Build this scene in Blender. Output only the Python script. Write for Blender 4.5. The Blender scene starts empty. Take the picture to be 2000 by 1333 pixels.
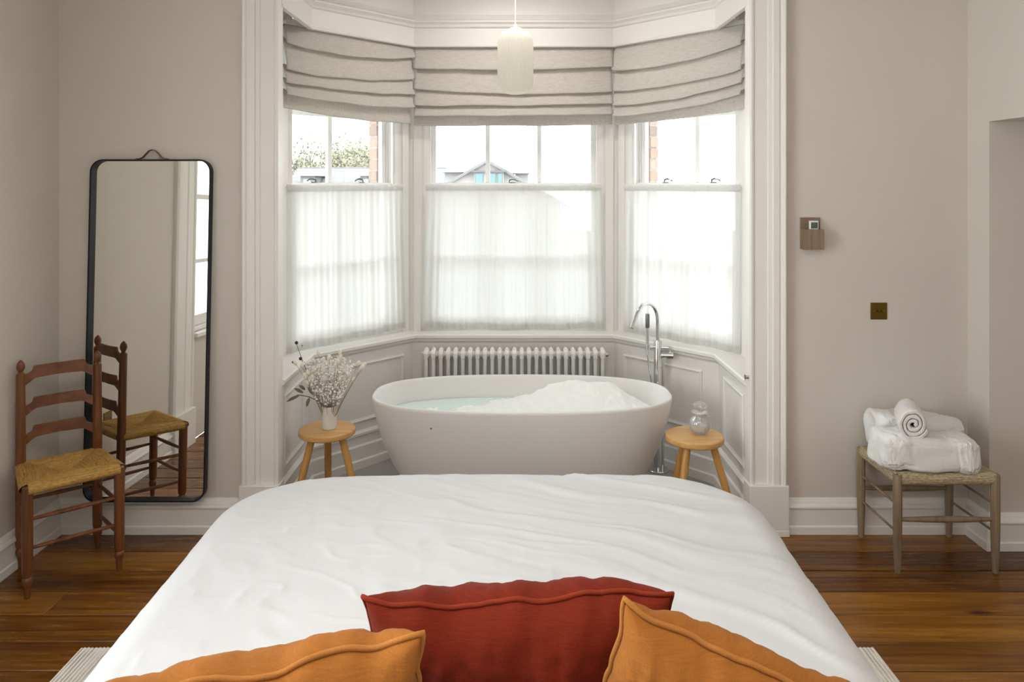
import bpy, bmesh, math, random
from math import sin, cos, pi, sqrt, atan2, radians
from mathutils import Vector, noise as mnoise
random.seed(7)
SC = bpy.context.scene
COL = SC.collection

# ------------------------------------------------------------------ camera
CAMZ = 1.715
cam = bpy.data.objects.new('camera', bpy.data.cameras.new('camera'))
COL.objects.link(cam)
cam.location = (0, 0, CAMZ)
cam.rotation_euler = (pi / 2, 0, 0)
cam.data.sensor_width = 36
cam.data.lens = 26.33
cam.data.shift_y = -0.15425
cam.data.clip_start = 0.05
cam.data.clip_end = 400
SC.camera = cam

# ------------------------------------------------------------------ light
SC.view_settings.view_transform = 'Standard'
SC.view_settings.look = 'None'
SC.view_settings.gamma = 1
SC.view_settings.use_curve_mapping = False
SC.view_settings.exposure = 0.16

W = bpy.data.worlds.new('overcast sky')
SC.world = W
W.use_nodes = True
nt = W.node_tree
nt.nodes.clear()
def wn(t, **k):
    n = nt.nodes.new(t)
    for a, b in k.items():
        setattr(n, a, b)
    return n
tc = wn('ShaderNodeTexCoord')
mp = wn('ShaderNodeMapping'); mp.inputs['Scale'].default_value = (2.2, 2.2, 7)
nz = wn('ShaderNodeTexNoise'); nz.inputs['Scale'].default_value = 1.6; nz.inputs['Detail'].default_value = 5
cr = wn('ShaderNodeValToRGB')
cr.color_ramp.elements[0].position = 0.40; cr.color_ramp.elements[0].color = (0.80, 0.87, 0.94, 1)
cr.color_ramp.elements[1].position = 0.60; cr.color_ramp.elements[1].color = (1, 1, 1, 1)
bg = wn('ShaderNodeBackground'); bg.inputs['Strength'].default_value = 7.0
ow = wn('ShaderNodeOutputWorld')
L = nt.links.new
L(tc.outputs['Generated'], mp.inputs['Vector']); L(mp.outputs['Vector'], nz.inputs['Vector'])
L(nz.outputs['Fac'], cr.inputs['Fac']); L(cr.outputs['Color'], bg.inputs['Color']); L(bg.outputs['Background'], ow.inputs['Surface'])

def area(name, loc, direction, sx, sy, power, col=(1, 1, 1), portal=False):
    d = bpy.data.lights.new(name, 'AREA')
    d.shape = 'RECTANGLE'; d.size = sx; d.size_y = sy; d.energy = power; d.color = col
    if portal:
        d.cycles.is_portal = True
    o = bpy.data.objects.new(name, d)
    COL.objects.link(o)
    o.location = loc
    o.rotation_euler = Vector(direction).to_track_quat('-Z', 'Y').to_euler()
    return o
# daylight of the tall window beside the bed, then three added fill lights
area('daylight_side_window', (-2.42, 1.15, 1.70), (1, 0, -0.05), 1.5, 1.8, 50, (1, 0.975, 0.95))
area('rear_fill_light', (0.1, -1.72, 1.75), (0, 1, 0), 2.6, 2.1, 15, (1, 0.97, 0.94))  # added fill from behind the camera; the rear wall has no window
area('ceiling_fill_light', (0.0, 0.6, 3.05), (0, 0, -1), 1.6, 1.6, 30, (1, 0.95, 0.88))  # added fill over the bed, with no ceiling fitting behind it
area('bay_ceiling_fill_light', (0.01, 4.1, 2.98), (0, 0, -1), 0.5, 0.4, 9, (1, 0.95, 0.9))  # added fill that brightens the bay; the pendant itself is unlit

# ------------------------------------------------------------------ materials
def mat(name, base, rough=0.6, metal=0.0, build=None, **k):
    m = bpy.data.materials.new(name)
    m.use_nodes = True
    t = m.node_tree
    b = t.nodes['Principled BSDF']
    b.inputs['Base Color'].default_value = (*base, 1)
    b.inputs['Roughness'].default_value = rough
    b.inputs['Metallic'].default_value = metal
    for a, v in k.items():
        b.inputs[a.replace('_', ' ')].default_value = v
    if build:
        build(t, b)
    return m
def N(t, kind, **k):
    n = t.nodes.new(kind)
    for a, v in k.items():
        if a in n.inputs:
            n.inputs[a].default_value = v
        else:
            setattr(n, a, v)
    return n
def coords(t, scale=(1, 1, 1), kind='Object', rot=(0, 0, 0)):
    c = N(t, 'ShaderNodeTexCoord')
    m = N(t, 'ShaderNodeMapping')
    m.inputs['Scale'].default_value = scale
    m.inputs['Rotation'].default_value = rot
    t.links.new(c.outputs[kind], m.inputs['Vector'])
    return m.outputs['Vector']
def noise(t, vec, scale, detail=3, rough=0.5, dist=0):
    n = N(t, 'ShaderNodeTexNoise', Scale=scale, Detail=detail, Roughness=rough, Distortion=dist)
    t.links.new(vec, n.inputs['Vector'])
    return n.outputs['Fac']
def ramp(t, fac, stops):
    r = N(t, 'ShaderNodeValToRGB')
    e = r.color_ramp.elements
    while len(e) < len(stops):
        e.new(0.5)
    for i, (p, c) in enumerate(stops):
        e[i].position = p; e[i].color = (*c, 1)
    t.links.new(fac, r.inputs['Fac'])
    return r.outputs['Color']
def bump(t, b, h, strength=0.3, dist=0.002):
    n = N(t, 'ShaderNodeBump', Strength=strength, Distance=dist)
    t.links.new(h, n.inputs['Height'])
    t.links.new(n.outputs['Normal'], b.inputs['Normal'])
def mathn(t, op, a, b=None):
    n = N(t, 'ShaderNodeMath', operation=op)
    for i, v in enumerate((a, b)):
        if v is None: continue
        if isinstance(v, (int, float)): n.inputs[i].default_value = v
        else: t.links.new(v, n.inputs[i])
    return n.outputs[0]

def paint(name, c, amp=0.02, rough=0.6):
    def f(t, b):
        v = coords(t)
        n = noise(t, v, 1.7, 2)
        col = ramp(t, n, [(0.3, tuple(x * (1 - amp) for x in c)), (0.7, tuple(x * (1 + amp) for x in c))])
        t.links.new(col, b.inputs['Base Color'])
        bump(t, b, noise(t, v, 160, 2), 0.08, 0.001)
    return mat(name, c, rough, build=f)
def wood(name, dark, light, axis='z', rough=0.45, scale=1.0, rings=0.35):
    def f(t, b):
        st = {'x': (2.5, 45, 45), 'y': (45, 2.5, 45), 'z': (45, 45, 2.5)}[axis]
        v = coords(t, tuple(s * scale for s in st))
        n = noise(t, v, 1.0, 5, 0.6, 0.8)
        v2 = coords(t, tuple(s * scale * 0.25 for s in st))
        n2 = noise(t, v2, 1.0, 2)
        m = mathn(t, 'ADD', mathn(t, 'MULTIPLY', n, 0.65), mathn(t, 'MULTIPLY', n2, rings))
        t.links.new(ramp(t, m, [(0.32, dark), (0.68, light)]), b.inputs['Base Color'])
        bump(t, b, n, 0.15, 0.001)
    return mat(name, light, rough, build=f)
def cloth(name, c, weave=900, amp=0.10, rough=0.9, bumpd=0.35, slub=0.0, sheen=0.03):
    def f(t, b):
        v1 = coords(t, (weave * 0.05, weave * 0.05, weave)); v2 = coords(t, (weave, weave, weave * 0.05))
        a = noise(t, v1, 1, 2); d = noise(t, v2, 1, 2)
        m = mathn(t, 'MULTIPLY', mathn(t, 'ADD', a, d), 0.5)
        g = noise(t, coords(t), 9, 4)
        m2 = mathn(t, 'ADD', mathn(t, 'MULTIPLY', m, 0.8), mathn(t, 'MULTIPLY', g, 0.2))
        t.links.new(ramp(t, m2, [(0.35, tuple(x * (1 - amp) for x in c)), (0.65, tuple(min(1, x * (1 + amp)) for x in c))]), b.inputs['Base Color'])
        bump(t, b, m, bumpd, 0.001)
        b.inputs['Sheen Weight'].default_value = sheen
        b.inputs['Specular IOR Level'].default_value = 0.12
    return mat(name, c, rough, build=f)

M = {}
M['wall'] = paint('greige wall paint', (0.64, 0.588, 0.53))
M['trim'] = paint('off-white greige woodwork paint', (0.815, 0.79, 0.758), 0.012, 0.42)
M['ceiling'] = paint('ceiling paint', (0.74, 0.71, 0.67))
M['sash'] = paint('white sash paint', (0.83, 0.82, 0.80), 0.01, 0.4)

def board_build(t, b):
    g = N(t, 'ShaderNodeNewGeometry')
    oi = N(t, 'ShaderNodeObjectInfo')
    off = N(t, 'ShaderNodeCombineXYZ')
    r50 = mathn(t, 'MULTIPLY', oi.outputs['Random'], 60)
    for i in range(3): t.links.new(r50, off.inputs[i])
    va = N(t, 'ShaderNodeVectorMath', operation='ADD')
    t.links.new(g.outputs['Position'], va.inputs[0]); t.links.new(off.outputs[0], va.inputs[1])
    def mp(s):
        m = N(t, 'ShaderNodeMapping'); m.inputs['Scale'].default_value = s
        t.links.new(va.outputs[0], m.inputs['Vector']); return m.outputs['Vector']
    n1 = noise(t, mp((1.3, 26, 1)), 1.0, 6, 0.62, 1.2)
    n2 = noise(t, mp((0.9, 3.5, 1)), 1.3, 3)
    n3 = noise(t, mp((6, 160, 1)), 1.0, 2)
    m = mathn(t, 'ADD', mathn(t, 'MULTIPLY', n1, 0.55), mathn(t, 'MULTIPLY', n2, 0.35))
    m = mathn(t, 'ADD', m, mathn(t, 'MULTIPLY', n3, 0.12))
    m = mathn(t, 'ADD', m, mathn(t, 'MULTIPLY', mathn(t, 'SUBTRACT', oi.outputs['Random'], 0.5), 0.22))
    vo = N(t, 'ShaderNodeTexVoronoi', Scale=1.0); vo.inputs['Randomness'].default_value = 1
    t.links.new(mp((1.6, 5.0, 1)), vo.inputs['Vector'])
    kn = N(t, 'ShaderNodeMapRange'); kn.inputs[1].default_value = 0.03; kn.inputs[2].default_value = 0.11
    kn.inputs[3].default_value = 0.28; kn.inputs[4].default_value = 0.0
    t.links.new(vo.outputs['Distance'], kn.inputs[0])
    m = mathn(t, 'SUBTRACT', m, kn.outputs[0])
    c = ramp(t, m, [(0.22, (0.026, 0.008, 0.002)), (0.40, (0.105, 0.034, 0.004)), (0.55, (0.22, 0.082, 0.008)), (0.76, (0.42, 0.185, 0.022))])
    t.links.new(c, b.inputs['Base Color'])
    rr = N(t, 'ShaderNodeMapRange'); rr.inputs[3].default_value = 0.17; rr.inputs[4].default_value = 0.34
    t.links.new(n1, rr.inputs[0]); t.links.new(rr.outputs[0], b.inputs['Roughness'])
    bump(t, b, n1, 0.25, 0.002)
M['board'] = mat('stained pine boards', (0.15, 0.06, 0.02), 0.3, build=board_build)
M['gap'] = mat('dark floor void', (0.012, 0.008, 0.006), 0.9)
def conc(t, b):
    n = noise(t, coords(t), 5, 6, 0.6)
    t.links.new(ramp(t, n, [(0.35, (0.30, 0.285, 0.265)), (0.65, (0.40, 0.385, 0.36))]), b.inputs['Base Color'])
M['bayfloor'] = mat('grey polished screed', (0.36, 0.34, 0.32), 0.45, build=conc)

def glass_mat(name, tint=(1, 1, 1), gloss=0.06):
    m = bpy.data.materials.new(name); m.use_nodes = True
    t = m.node_tree; t.nodes.clear()
    o = N(t, 'ShaderNodeOutputMaterial'); tr = N(t, 'ShaderNodeBsdfTransparent'); gl = N(t, 'ShaderNodeBsdfGlossy')
    tr.inputs['Color'].default_value = (*tint, 1); gl.inputs['Roughness'].default_value = 0.02
    fr = N(t, 'ShaderNodeFresnel', IOR=1.35)
    mx = N(t, 'ShaderNodeMixShader')
    t.links.new(mathn(t, 'MULTIPLY', fr.outputs[0], 0.8), mx.inputs[0]); t.links.new(tr.outputs[0], mx.inputs[1]); t.links.new(gl.outputs[0], mx.inputs[2])
    t.links.new(mx.outputs[0], o.inputs['Surface'])
    return m
M['glass'] = glass_mat('window glass', (0.95, 0.97, 0.96))
def sheer_mat(name, c, thru, tlw=0.3):
    m = bpy.data.materials.new(name); m.use_nodes = True
    t = m.node_tree; t.nodes.clear()
    o = N(t, 'ShaderNodeOutputMaterial')
    tr = N(t, 'ShaderNodeBsdfTransparent'); df = N(t, 'ShaderNodeBsdfDiffuse'); tl = N(t, 'ShaderNodeBsdfTranslucent')
    df.inputs['Color'].default_value = (*c, 1); tl.inputs['Color'].default_value = (*c, 1)
    n = noise(t, coords(t, (600, 600, 900)), 1, 2)
    m1 = N(t, 'ShaderNodeMixShader', Fac=tlw)
    t.links.new(df.outputs[0], m1.inputs[1]); t.links.new(tl.outputs[0], m1.inputs[2])
    m2 = N(t, 'ShaderNodeMixShader')
    f = mathn(t, 'ADD', mathn(t, 'MULTIPLY', n, 0.06), 1 - thru - 0.03)
    t.links.new(f, m2.inputs[0]); t.links.new(tr.outputs[0], m2.inputs[1]); t.links.new(m1.outputs[0], m2.inputs[2])
    t.links.new(m2.outputs[0], o.inputs['Surface'])
    return m
M['sheer'] = sheer_mat('sheer white voile', (0.80, 0.795, 0.78), 0.05, 0.30)
M['sheerhem'] = sheer_mat('doubled white voile', (0.82, 0.81, 0.79), 0.04, 0.6)
def linen_build(t, b):
    a = noise(t, coords(t, (25, 25, 700)), 1, 3); d = noise(t, coords(t, (600, 600, 20)), 1, 3)
    m = mathn(t, 'MULTIPLY', mathn(t, 'ADD', a, d), 0.5)
    t.links.new(ramp(t, m, [(0.36, (0.54, 0.50, 0.45)), (0.64, (0.82, 0.785, 0.735))]), b.inputs['Base Color'])
    bump(t, b, m, 0.3, 0.001)
    o = t.nodes['Material Output']; tl = N(t, 'ShaderNodeBsdfTranslucent', Color=(0.62, 0.56, 0.48, 1)); mx = N(t, 'ShaderNodeMixShader', Fac=0.20)
    t.links.new(b.outputs[0], mx.inputs[1]); t.links.new(tl.outputs[0], mx.inputs[2]); t.links.new(mx.outputs[0], o.inputs['Surface'])
M['linen'] = mat('oatmeal linen weave', (0.55, 0.5, 0.44), 0.95, build=linen_build)
M['duvet'] = cloth('white cotton', (0.60, 0.60, 0.615), 1200, 0.02, 0.85, 0.08, sheen=0.1)
M['mattress'] = cloth('mattress ticking', (0.75, 0.74, 0.72), 500, 0.05)
M['rust'] = cloth('rust red linen', (0.150, 0.0165, 0.006), 700, 0.22, 0.92, 0.5)
M['rusttrim'] = cloth('rust red linen edge', (0.22, 0.030, 0.012), 700, 0.15, 0.92, 0.4)
M['ochre'] = cloth('ochre linen', (0.31, 0.112, 0.021), 700, 0.16, 0.92, 0.5)
M['ochretrim'] = cloth('ochre linen edge', (0.39, 0.155, 0.038), 700, 0.12, 0.92, 0.4)
M['towel'] = cloth('white terry', (0.80, 0.80, 0.80), 260, 0.05, 1.0, 0.9)
M['rug'] = cloth('cream wool rug', (0.76, 0.725, 0.665), 180, 0.12, 1.0, 1.0)
M['tub'] = mat('matt white stone resin', (0.80, 0.785, 0.775), 0.38)
def water_build(t, b):
    bump(t, b, noise(t, coords(t), 14, 2), 0.25, 0.01)
M['water'] = mat('bath water', (0.74, 0.89, 0.865), 0.04, build=water_build)
def foam_build(t, b):
    v = N(t, 'ShaderNodeTexVoronoi', Scale=90); t.links.new(coords(t), v.inputs['Vector'])
    bump(t, b, v.outputs['Distance'], 0.25, 0.004)
M['foam'] = mat('soap foam', (0.90, 0.915, 0.91), 0.7, build=foam_build, Subsurface_Weight=0.0)
M['chrome'] = mat('polished chrome', (0.72, 0.73, 0.74), 0.07, 1.0)
M['steel'] = mat('dull steel', (0.22, 0.22, 0.22), 0.3, 1.0)
M['brass'] = mat('aged brass', (0.19, 0.115, 0.025), 0.42, 0.9)
M['brassdark'] = mat('dark aged brass', (0.09, 0.055, 0.015), 0.4, 0.9)
M['radiator'] = mat('white radiator enamel', (0.80, 0.79, 0.77), 0.3)
M['frame'] = mat('blue-black painted metal', (0.008, 0.013, 0.019), 0.45, Specular_IOR_Level=0.25)
M['mirror'] = mat('silvered mirror', (0.86, 0.86, 0.82), 0.0, 1.0)
M['leather'] = mat('brown leather', (0.17, 0.075, 0.05), 0.5)
M['chairwood'] = wood('reddish turned beech', (0.080, 0.024, 0.008), (0.23, 0.082, 0.026), 'z', 0.35)
M['slatwood'] = wood('reddish beech slat', (0.090, 0.028, 0.011), (0.24, 0.088, 0.036), 'x', 0.38, 0.6)
M['oak'] = wood('oiled golden oak', (0.46, 0.225, 0.06), (0.66, 0.365, 0.11), 'z', 0.4)
M['oaktop'] = wood('oiled golden oak top', (0.54, 0.285, 0.09), (0.74, 0.45, 0.165), 'x', 0.4)
M['walnut'] = wood('weathered grey-brown timber', (0.145, 0.102, 0.062), (0.32, 0.235, 0.15), 'z', 0.6)
M['boxwood'] = wood('mid brown walnut', (0.16, 0.107, 0.068), (0.31, 0.215, 0.14), 'z', 0.5)
def rush_build(name, dark, light, freq):
    def f(t, b):
        uv = N(t, 'ShaderNodeUVMap')
        m = N(t, 'ShaderNodeMapping'); m.inputs['Scale'].default_value = (9, freq, 1)
        t.links.new(uv.outputs[0], m.inputs['Vector'])
        n = noise(t, m.outputs['Vector'], 1.0, 4, 0.6)
        m2 = N(t, 'ShaderNodeMapping'); m2.inputs['Scale'].default_value = (60, freq * 0.7, 1); m2.inputs['Rotation'].default_value = (0, 0, 0.25)
        t.links.new(uv.outputs[0], m2.inputs['Vector'])
        n2 = noise(t, m2.outputs['Vector'], 1.0, 2)
        s = mathn(t, 'ADD', mathn(t, 'MULTIPLY', n, 0.6), mathn(t, 'MULTIPLY', n2, 0.4))
        t.links.new(ramp(t, s, [(0.33, dark), (0.66, light)]), b.inputs['Base Color'])
        bump(t, b, s, 0.7, 0.003)
    return mat(name, light, 0.8, build=f)
M['rush'] = rush_build('golden rush', (0.20, 0.095, 0.02), (0.62, 0.37, 0.095), 240)
M['cord'] = rush_build('pale seagrass cord', (0.16, 0.115, 0.06), (0.66, 0.55, 0.36), 190)
def opal_glass():
    m = mat('opal ribbed glass', (0.90, 0.88, 0.82), 0.25)
    t = m.node_tree; b = t.nodes['Principled BSDF']; o = t.nodes['Material Output']
    tl = N(t, 'ShaderNodeBsdfTranslucent', Color=(0.94, 0.92, 0.86, 1)); mx = N(t, 'ShaderNodeMixShader', Fac=0.6)
    t.links.new(b.outputs[0], mx.inputs[1]); t.links.new(tl.outputs[0], mx.inputs[2]); t.links.new(mx.outputs[0], o.inputs['Surface'])
    return m
M['opal'] = opal_glass()
M['ceramic'] = mat('speckled cream ceramic', (0.70, 0.66, 0.60), 0.5)
M['cut'] = None
def cut_glass():
    m = bpy.data.materials.new('clear ribbed glass'); m.use_nodes = True
    t = m.node_tree; t.nodes.clear()
    o = N(t, 'ShaderNodeOutputMaterial'); tr = N(t, 'ShaderNodeBsdfTransparent'); gl = N(t, 'ShaderNodeBsdfGlossy')
    tr.inputs['Color'].default_value = (0.985, 0.985, 0.985, 1); gl.inputs['Roughness'].default_value = 0.05
    lw = N(t, 'ShaderNodeLayerWeight', Blend=0.30)
    df = N(t, 'ShaderNodeBsdfDiffuse', Color=(0.9, 0.9, 0.9, 1)); m0 = N(t, 'ShaderNodeMixShader', Fac=0.5)
    t.links.new(gl.outputs[0], m0.inputs[1]); t.links.new(df.outputs[0], m0.inputs[2])
    mx = N(t, 'ShaderNodeMixShader')
    t.links.new(mathn(t, 'ADD', mathn(t, 'MULTIPLY', lw.outputs['Fresnel'], 0.7), 0.17), mx.inputs[0])
    t.links.new(tr.outputs[0], mx.inputs[1]); t.links.new(m0.outputs[0], mx.inputs[2])
    t.links.new(mx.outputs[0], o.inputs['Surface'])
    return m
M['cut'] = cut_glass()
M['salt'] = mat('pale pink bath salts', (0.72, 0.62, 0.58), 0.7)
M['plastic'] = mat('white plastic', (0.78, 0.77, 0.75), 0.4)
M['lcd'] = mat('grey liquid crystal screen', (0.09, 0.11, 0.10), 0.3)
M['stem'] = mat('dry straw stem', (0.42, 0.36, 0.25), 0.8)
M['darkstem'] = mat('dry dark stem', (0.10, 0.085, 0.06), 0.8)
M['bunny'] = mat('cream bunny-tail tuft', (0.86, 0.81, 0.70), 1.0)
M['tiny'] = mat('tiny white dried florets', (0.93, 0.91, 0.86), 0.9)
M['pod'] = mat('dark seed pod', (0.05, 0.025, 0.018), 0.7)
M['dryleaf'] = mat('dry grey-green leaf', (0.20, 0.18, 0.12), 0.8)
M['rubber'] = mat('black rubber', (0.02, 0.02, 0.02), 0.6)
def brick_build(t, b):
    oi = N(t, 'ShaderNodeObjectInfo')
    n = noise(t, coords(t), 18, 5)
    s = mathn(t, 'ADD', mathn(t, 'MULTIPLY', n, 0.5), mathn(t, 'MULTIPLY', oi.outputs['Random'], 0.5))
    t.links.new(ramp(t, s, [(0.2, (0.20, 0.155, 0.13)), (0.45, (0.28, 0.18, 0.14)), (0.8, (0.33, 0.225, 0.175))]), b.inputs['Base Color'])
    bump(t, b, n, 0.5, 0.004)
M['brick'] = mat('weathered red brick', (0.32, 0.14, 0.09), 0.9, build=brick_build)
M['mortar'] = mat('lime mortar', (0.32, 0.29, 0.26), 0.95)
def slate_build(t, b):
    br = N(t, 'ShaderNodeTexBrick', Scale=1.0)
    br.inputs['Color1'].default_value = (0.130, 0.125, 0.124, 1); br.inputs['Color2'].default_value = (0.146, 0.138, 0.136, 1); br.inputs['Mortar'].default_value = (0.11, 0.105, 0.104, 1)
    br.inputs['Brick Width'].default_value = 0.3; br.inputs['Row Height'].default_value = 0.2; br.inputs['Mortar Size'].default_value = 0.012
    t.links.new(coords(t, (1, 1, 1), 'Object', (pi / 2, 0, 0)), br.inputs['Vector'])
    t.links.new(br.outputs['Color'], b.inputs['Base Color'])
M['slate'] = mat('pale weathered slate', (0.2, 0.19, 0.19), 0.9, build=slate_build)
M['tilehang'] = mat('faded pink hung tile', (0.38, 0.345, 0.335), 0.9)
M['lead'] = mat('lead flat roof', (0.10, 0.10, 0.105), 0.8)
M['cheek'] = mat('grey dormer cheek', (0.29, 0.285, 0.28), 0.9)
M['whitewall'] = mat('white rendered wall', (0.17, 0.167, 0.163), 0.9)
M['bluepane'] = mat('sky-blue blind behind glass', (0.085, 0.165, 0.21), 0.4)
M['bark'] = mat('pale bark', (0.11, 0.10, 0.09), 0.9)
M['leaf'] = mat('early spring leaves', (0.19, 0.18, 0.115), 0.9)
M['ground'] = mat('pale garden paving', (0.16, 0.155, 0.14), 0.95)

# ------------------------------------------------------------------ mesh helpers
ORG = {}
class MB:
    def __init__(s):
        s.v = []; s.f = []; s.uv = []
    def add(s, vs, fs, mp=None, uv=None):
        k = len(s.v)
        s.v += [tuple(mp(*p)) if mp else tuple(p) for p in vs]
        s.f += [tuple(i + k for i in f) for f in fs]
        s.uv += uv if uv else [(0, 0)] * len(vs)
        return s
    def box(s, x0, x1, y0, y1, z0, z1, mp=None):
        vs = [(x, y, z) for z in (z0, z1) for y in (y0, y1) for x in (x0, x1)]
        return s.add(vs, [(0, 2, 3, 1), (4, 5, 7, 6), (0, 1, 5, 4), (2, 6, 7, 3), (0, 4, 6, 2), (1, 3, 7, 5)], mp)
    def prism(s, poly, z0, z1, mp=None):
        n = len(poly)
        vs = [(x, y, z0) for x, y in poly] + [(x, y, z1) for x, y in poly]
        fs = [tuple(range(n))[::-1], tuple(range(n, 2 * n))] + [(i, (i + 1) % n, n + (i + 1) % n, n + i) for i in range(n)]
        return s.add(vs, fs, mp)
    def grid(s, fn, nu, nv, cu=False, cv=False, mp=None, uvf=None):
        vs = []; uv = []
        U = nu if cu else nu + 1; V = nv if cv else nv + 1
        for j in range(V):
            for i in range(U):
                vs.append(fn(i / nu, j / nv)); uv.append(uvf(i / nu, j / nv) if uvf else (i / nu, j / nv))
        fs = []
        for j in range(nv):
            for i in range(nu):
                a = j * U + i; b = j * U + (i + 1) % U; j2 = (j + 1) % V
                fs.append((a, b, j2 * U + (i + 1) % U, j2 * U + i))
        return s.add(vs, fs, mp, uv)
    def lathe(s, prof, c=(0, 0, 0), n=24, mp=None, rf=None):
        vs = []
        for r, z in prof:
            for i in range(n):
                a = 2 * pi * i / n
                q = r * (rf(a, z) if rf else 1)
                vs.append((c[0] + q * cos(a), c[1] + q * sin(a), c[2] + z))
        m = len(prof)
        fs = [(j * n + i, j * n + (i + 1) % n, (j + 1) * n + (i + 1) % n, (j + 1) * n + i) for j in range(m - 1) for i in range(n)]
        if prof[0][0] > 1e-5: fs.append(tuple(range(n))[::-1])
        if prof[-1][0] > 1e-5: fs.append(tuple((m - 1) * n + i for i in range(n)))
        return s.add(vs, fs, mp)
    def tube(s, pts, r, n=10, mp=None, closed=False, flat=None):
        P = [Vector(p) for p in pts]; m = len(P)
        R = r if isinstance(r, (list, tuple)) else [r] * m
        up = None; vs = []
        for i in range(m):
            a = P[(i - 1) % m] if closed else P[max(i - 1, 0)]
            b = P[(i + 1) % m] if closed else P[min(i + 1, m - 1)]
            t = (b - a).normalized()
            if up is None:
                up = t.orthogonal().normalized() if flat is None else Vector(flat)
            u = (up - t * up.dot(t))
            u = u.normalized() if u.length > 1e-6 else t.orthogonal().normalized()
            up = u; w = t.cross(u)
            for k in range(n):
                th = 2 * pi * k / n
                vs.append(tuple(P[i] + (u * cos(th) + w * sin(th)) * R[i]))
        fs = [(j * n + i, j * n + (i + 1) % n, ((j + 1) % m) * n + (i + 1) % n, ((j + 1) % m) * n + i) for j in range(m if closed else m - 1) for i in range(n)]
        if not closed:
            fs += [tuple(range(n))[::-1], tuple((m - 1) * n + i for i in range(n))]
        return s.add(vs, fs, mp)
    def ball(s, c, r, nu=10, nv=7, mp=None):
        rx, ry, rz = r if isinstance(r, (tuple, list)) else (r, r, r)
        pr = [(sin(pi * j / nv), -cos(pi * j / nv)) for j in range(nv + 1)]
        vs = [(c[0], c[1], c[2] - rz)]
        for q, z in pr[1:-1]:
            for i in range(nu):
                a = 2 * pi * i / nu
                vs.append((c[0] + rx * q * cos(a), c[1] + ry * q * sin(a), c[2] + rz * z))
        vs.append((c[0], c[1], c[2] + rz)); e = len(vs) - 1
        fs = [(0, 1 + (i + 1) % nu, 1 + i) for i in range(nu)]
        for j in range(nv - 2):
            fs += [(1 + j * nu + i, 1 + j * nu + (i + 1) % nu, 1 + (j + 1) * nu + (i + 1) % nu, 1 + (j + 1) * nu + i) for i in range(nu)]
        k = 1 + (nv - 2) * nu
        fs += [(k + i, k + (i + 1) % nu, e) for i in range(nu)]
        return s.add(vs, fs, mp)

def org_of(o):
    v = Vector((0, 0, 0))
    while o is not None:
        v += o.location; o = o.parent
    return v
def build(mb, name, material, parent=None, smooth=35, bevel=0.0, seg=2, label=None, kind=None, recalc=True, sub=0, loc=None):
    me = bpy.data.meshes.new(name)
    off = org_of(parent) if parent else Vector((0, 0, 0))
    if loc is not None:
        off = Vector(loc)
    me.from_pydata([(x - off.x, y - off.y, z - off.z) for x, y, z in mb.v], [], mb.f)
    uvl = me.uv_layers.new(name='UVMap')
    uvl.data.foreach_set('uv', [c for l in me.loops for c in mb.uv[l.vertex_index]])
    if recalc:
        bm = bmesh.new(); bm.from_mesh(me)
        bmesh.ops.recalc_face_normals(bm, faces=bm.faces)
        bm.to_mesh(me); bm.free()
    if smooth is True:
        me.shade_smooth()
    elif smooth:
        me.shade_smooth(); me.set_sharp_from_angle(angle=radians(smooth))
    me.materials.append(material)
    o = bpy.data.objects.new(name, me)
    COL.objects.link(o)
    if parent: o.parent = parent
    if loc is not None: o.location = loc
    if bevel:
        b = o.modifiers.new('bevel', 'BEVEL'); b.width = bevel; b.segments = seg; b.limit_method = 'ANGLE'; b.angle_limit = radians(40)
        b.harden_normals = False
    if sub:
        q = o.modifiers.new('subsurf', 'SUBSURF'); q.levels = sub; q.render_levels = sub
    if label: o['label'] = label
    if kind: o['kind'] = kind
    return o
def tag(o, label=None, cat=None, group=None, kind=None):
    if label: o['label'] = label
    if cat: o['category'] = cat
    if group: o['group'] = group
    if kind: o['kind'] = kind
    return o
def root(name, loc, label=None, cat=None, group=None, kind=None):
    o = bpy.data.objects.new(name, None)
    o.empty_display_size = 0.1
    COL.objects.link(o); o.location = loc
    return tag(o, label, cat, group, kind)
def struct(mb, name, material, label=None, **k):
    return tag(build(mb, name, material, kind='structure', **k), label)
def dup(o, dloc=(0, 0, 0)):
    c = o.copy(); COL.objects.link(c)
    c.location = o.location + Vector(dloc)
    return c
def fbm(x, y, z=0.0, oct=3):
    v = 0; a = 1
    for i in range(oct):
        v += a * mnoise.noise(Vector((x, y, z + 7.3 * i))); x *= 2; y *= 2; z *= 2; a *= 0.5
    return v
def lerp(a, b, t): return a + (b - a) * t
def smooth01(t):
    t = max(0.0, min(1.0, t)); return t * t * (3 - 2 * t)

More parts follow.
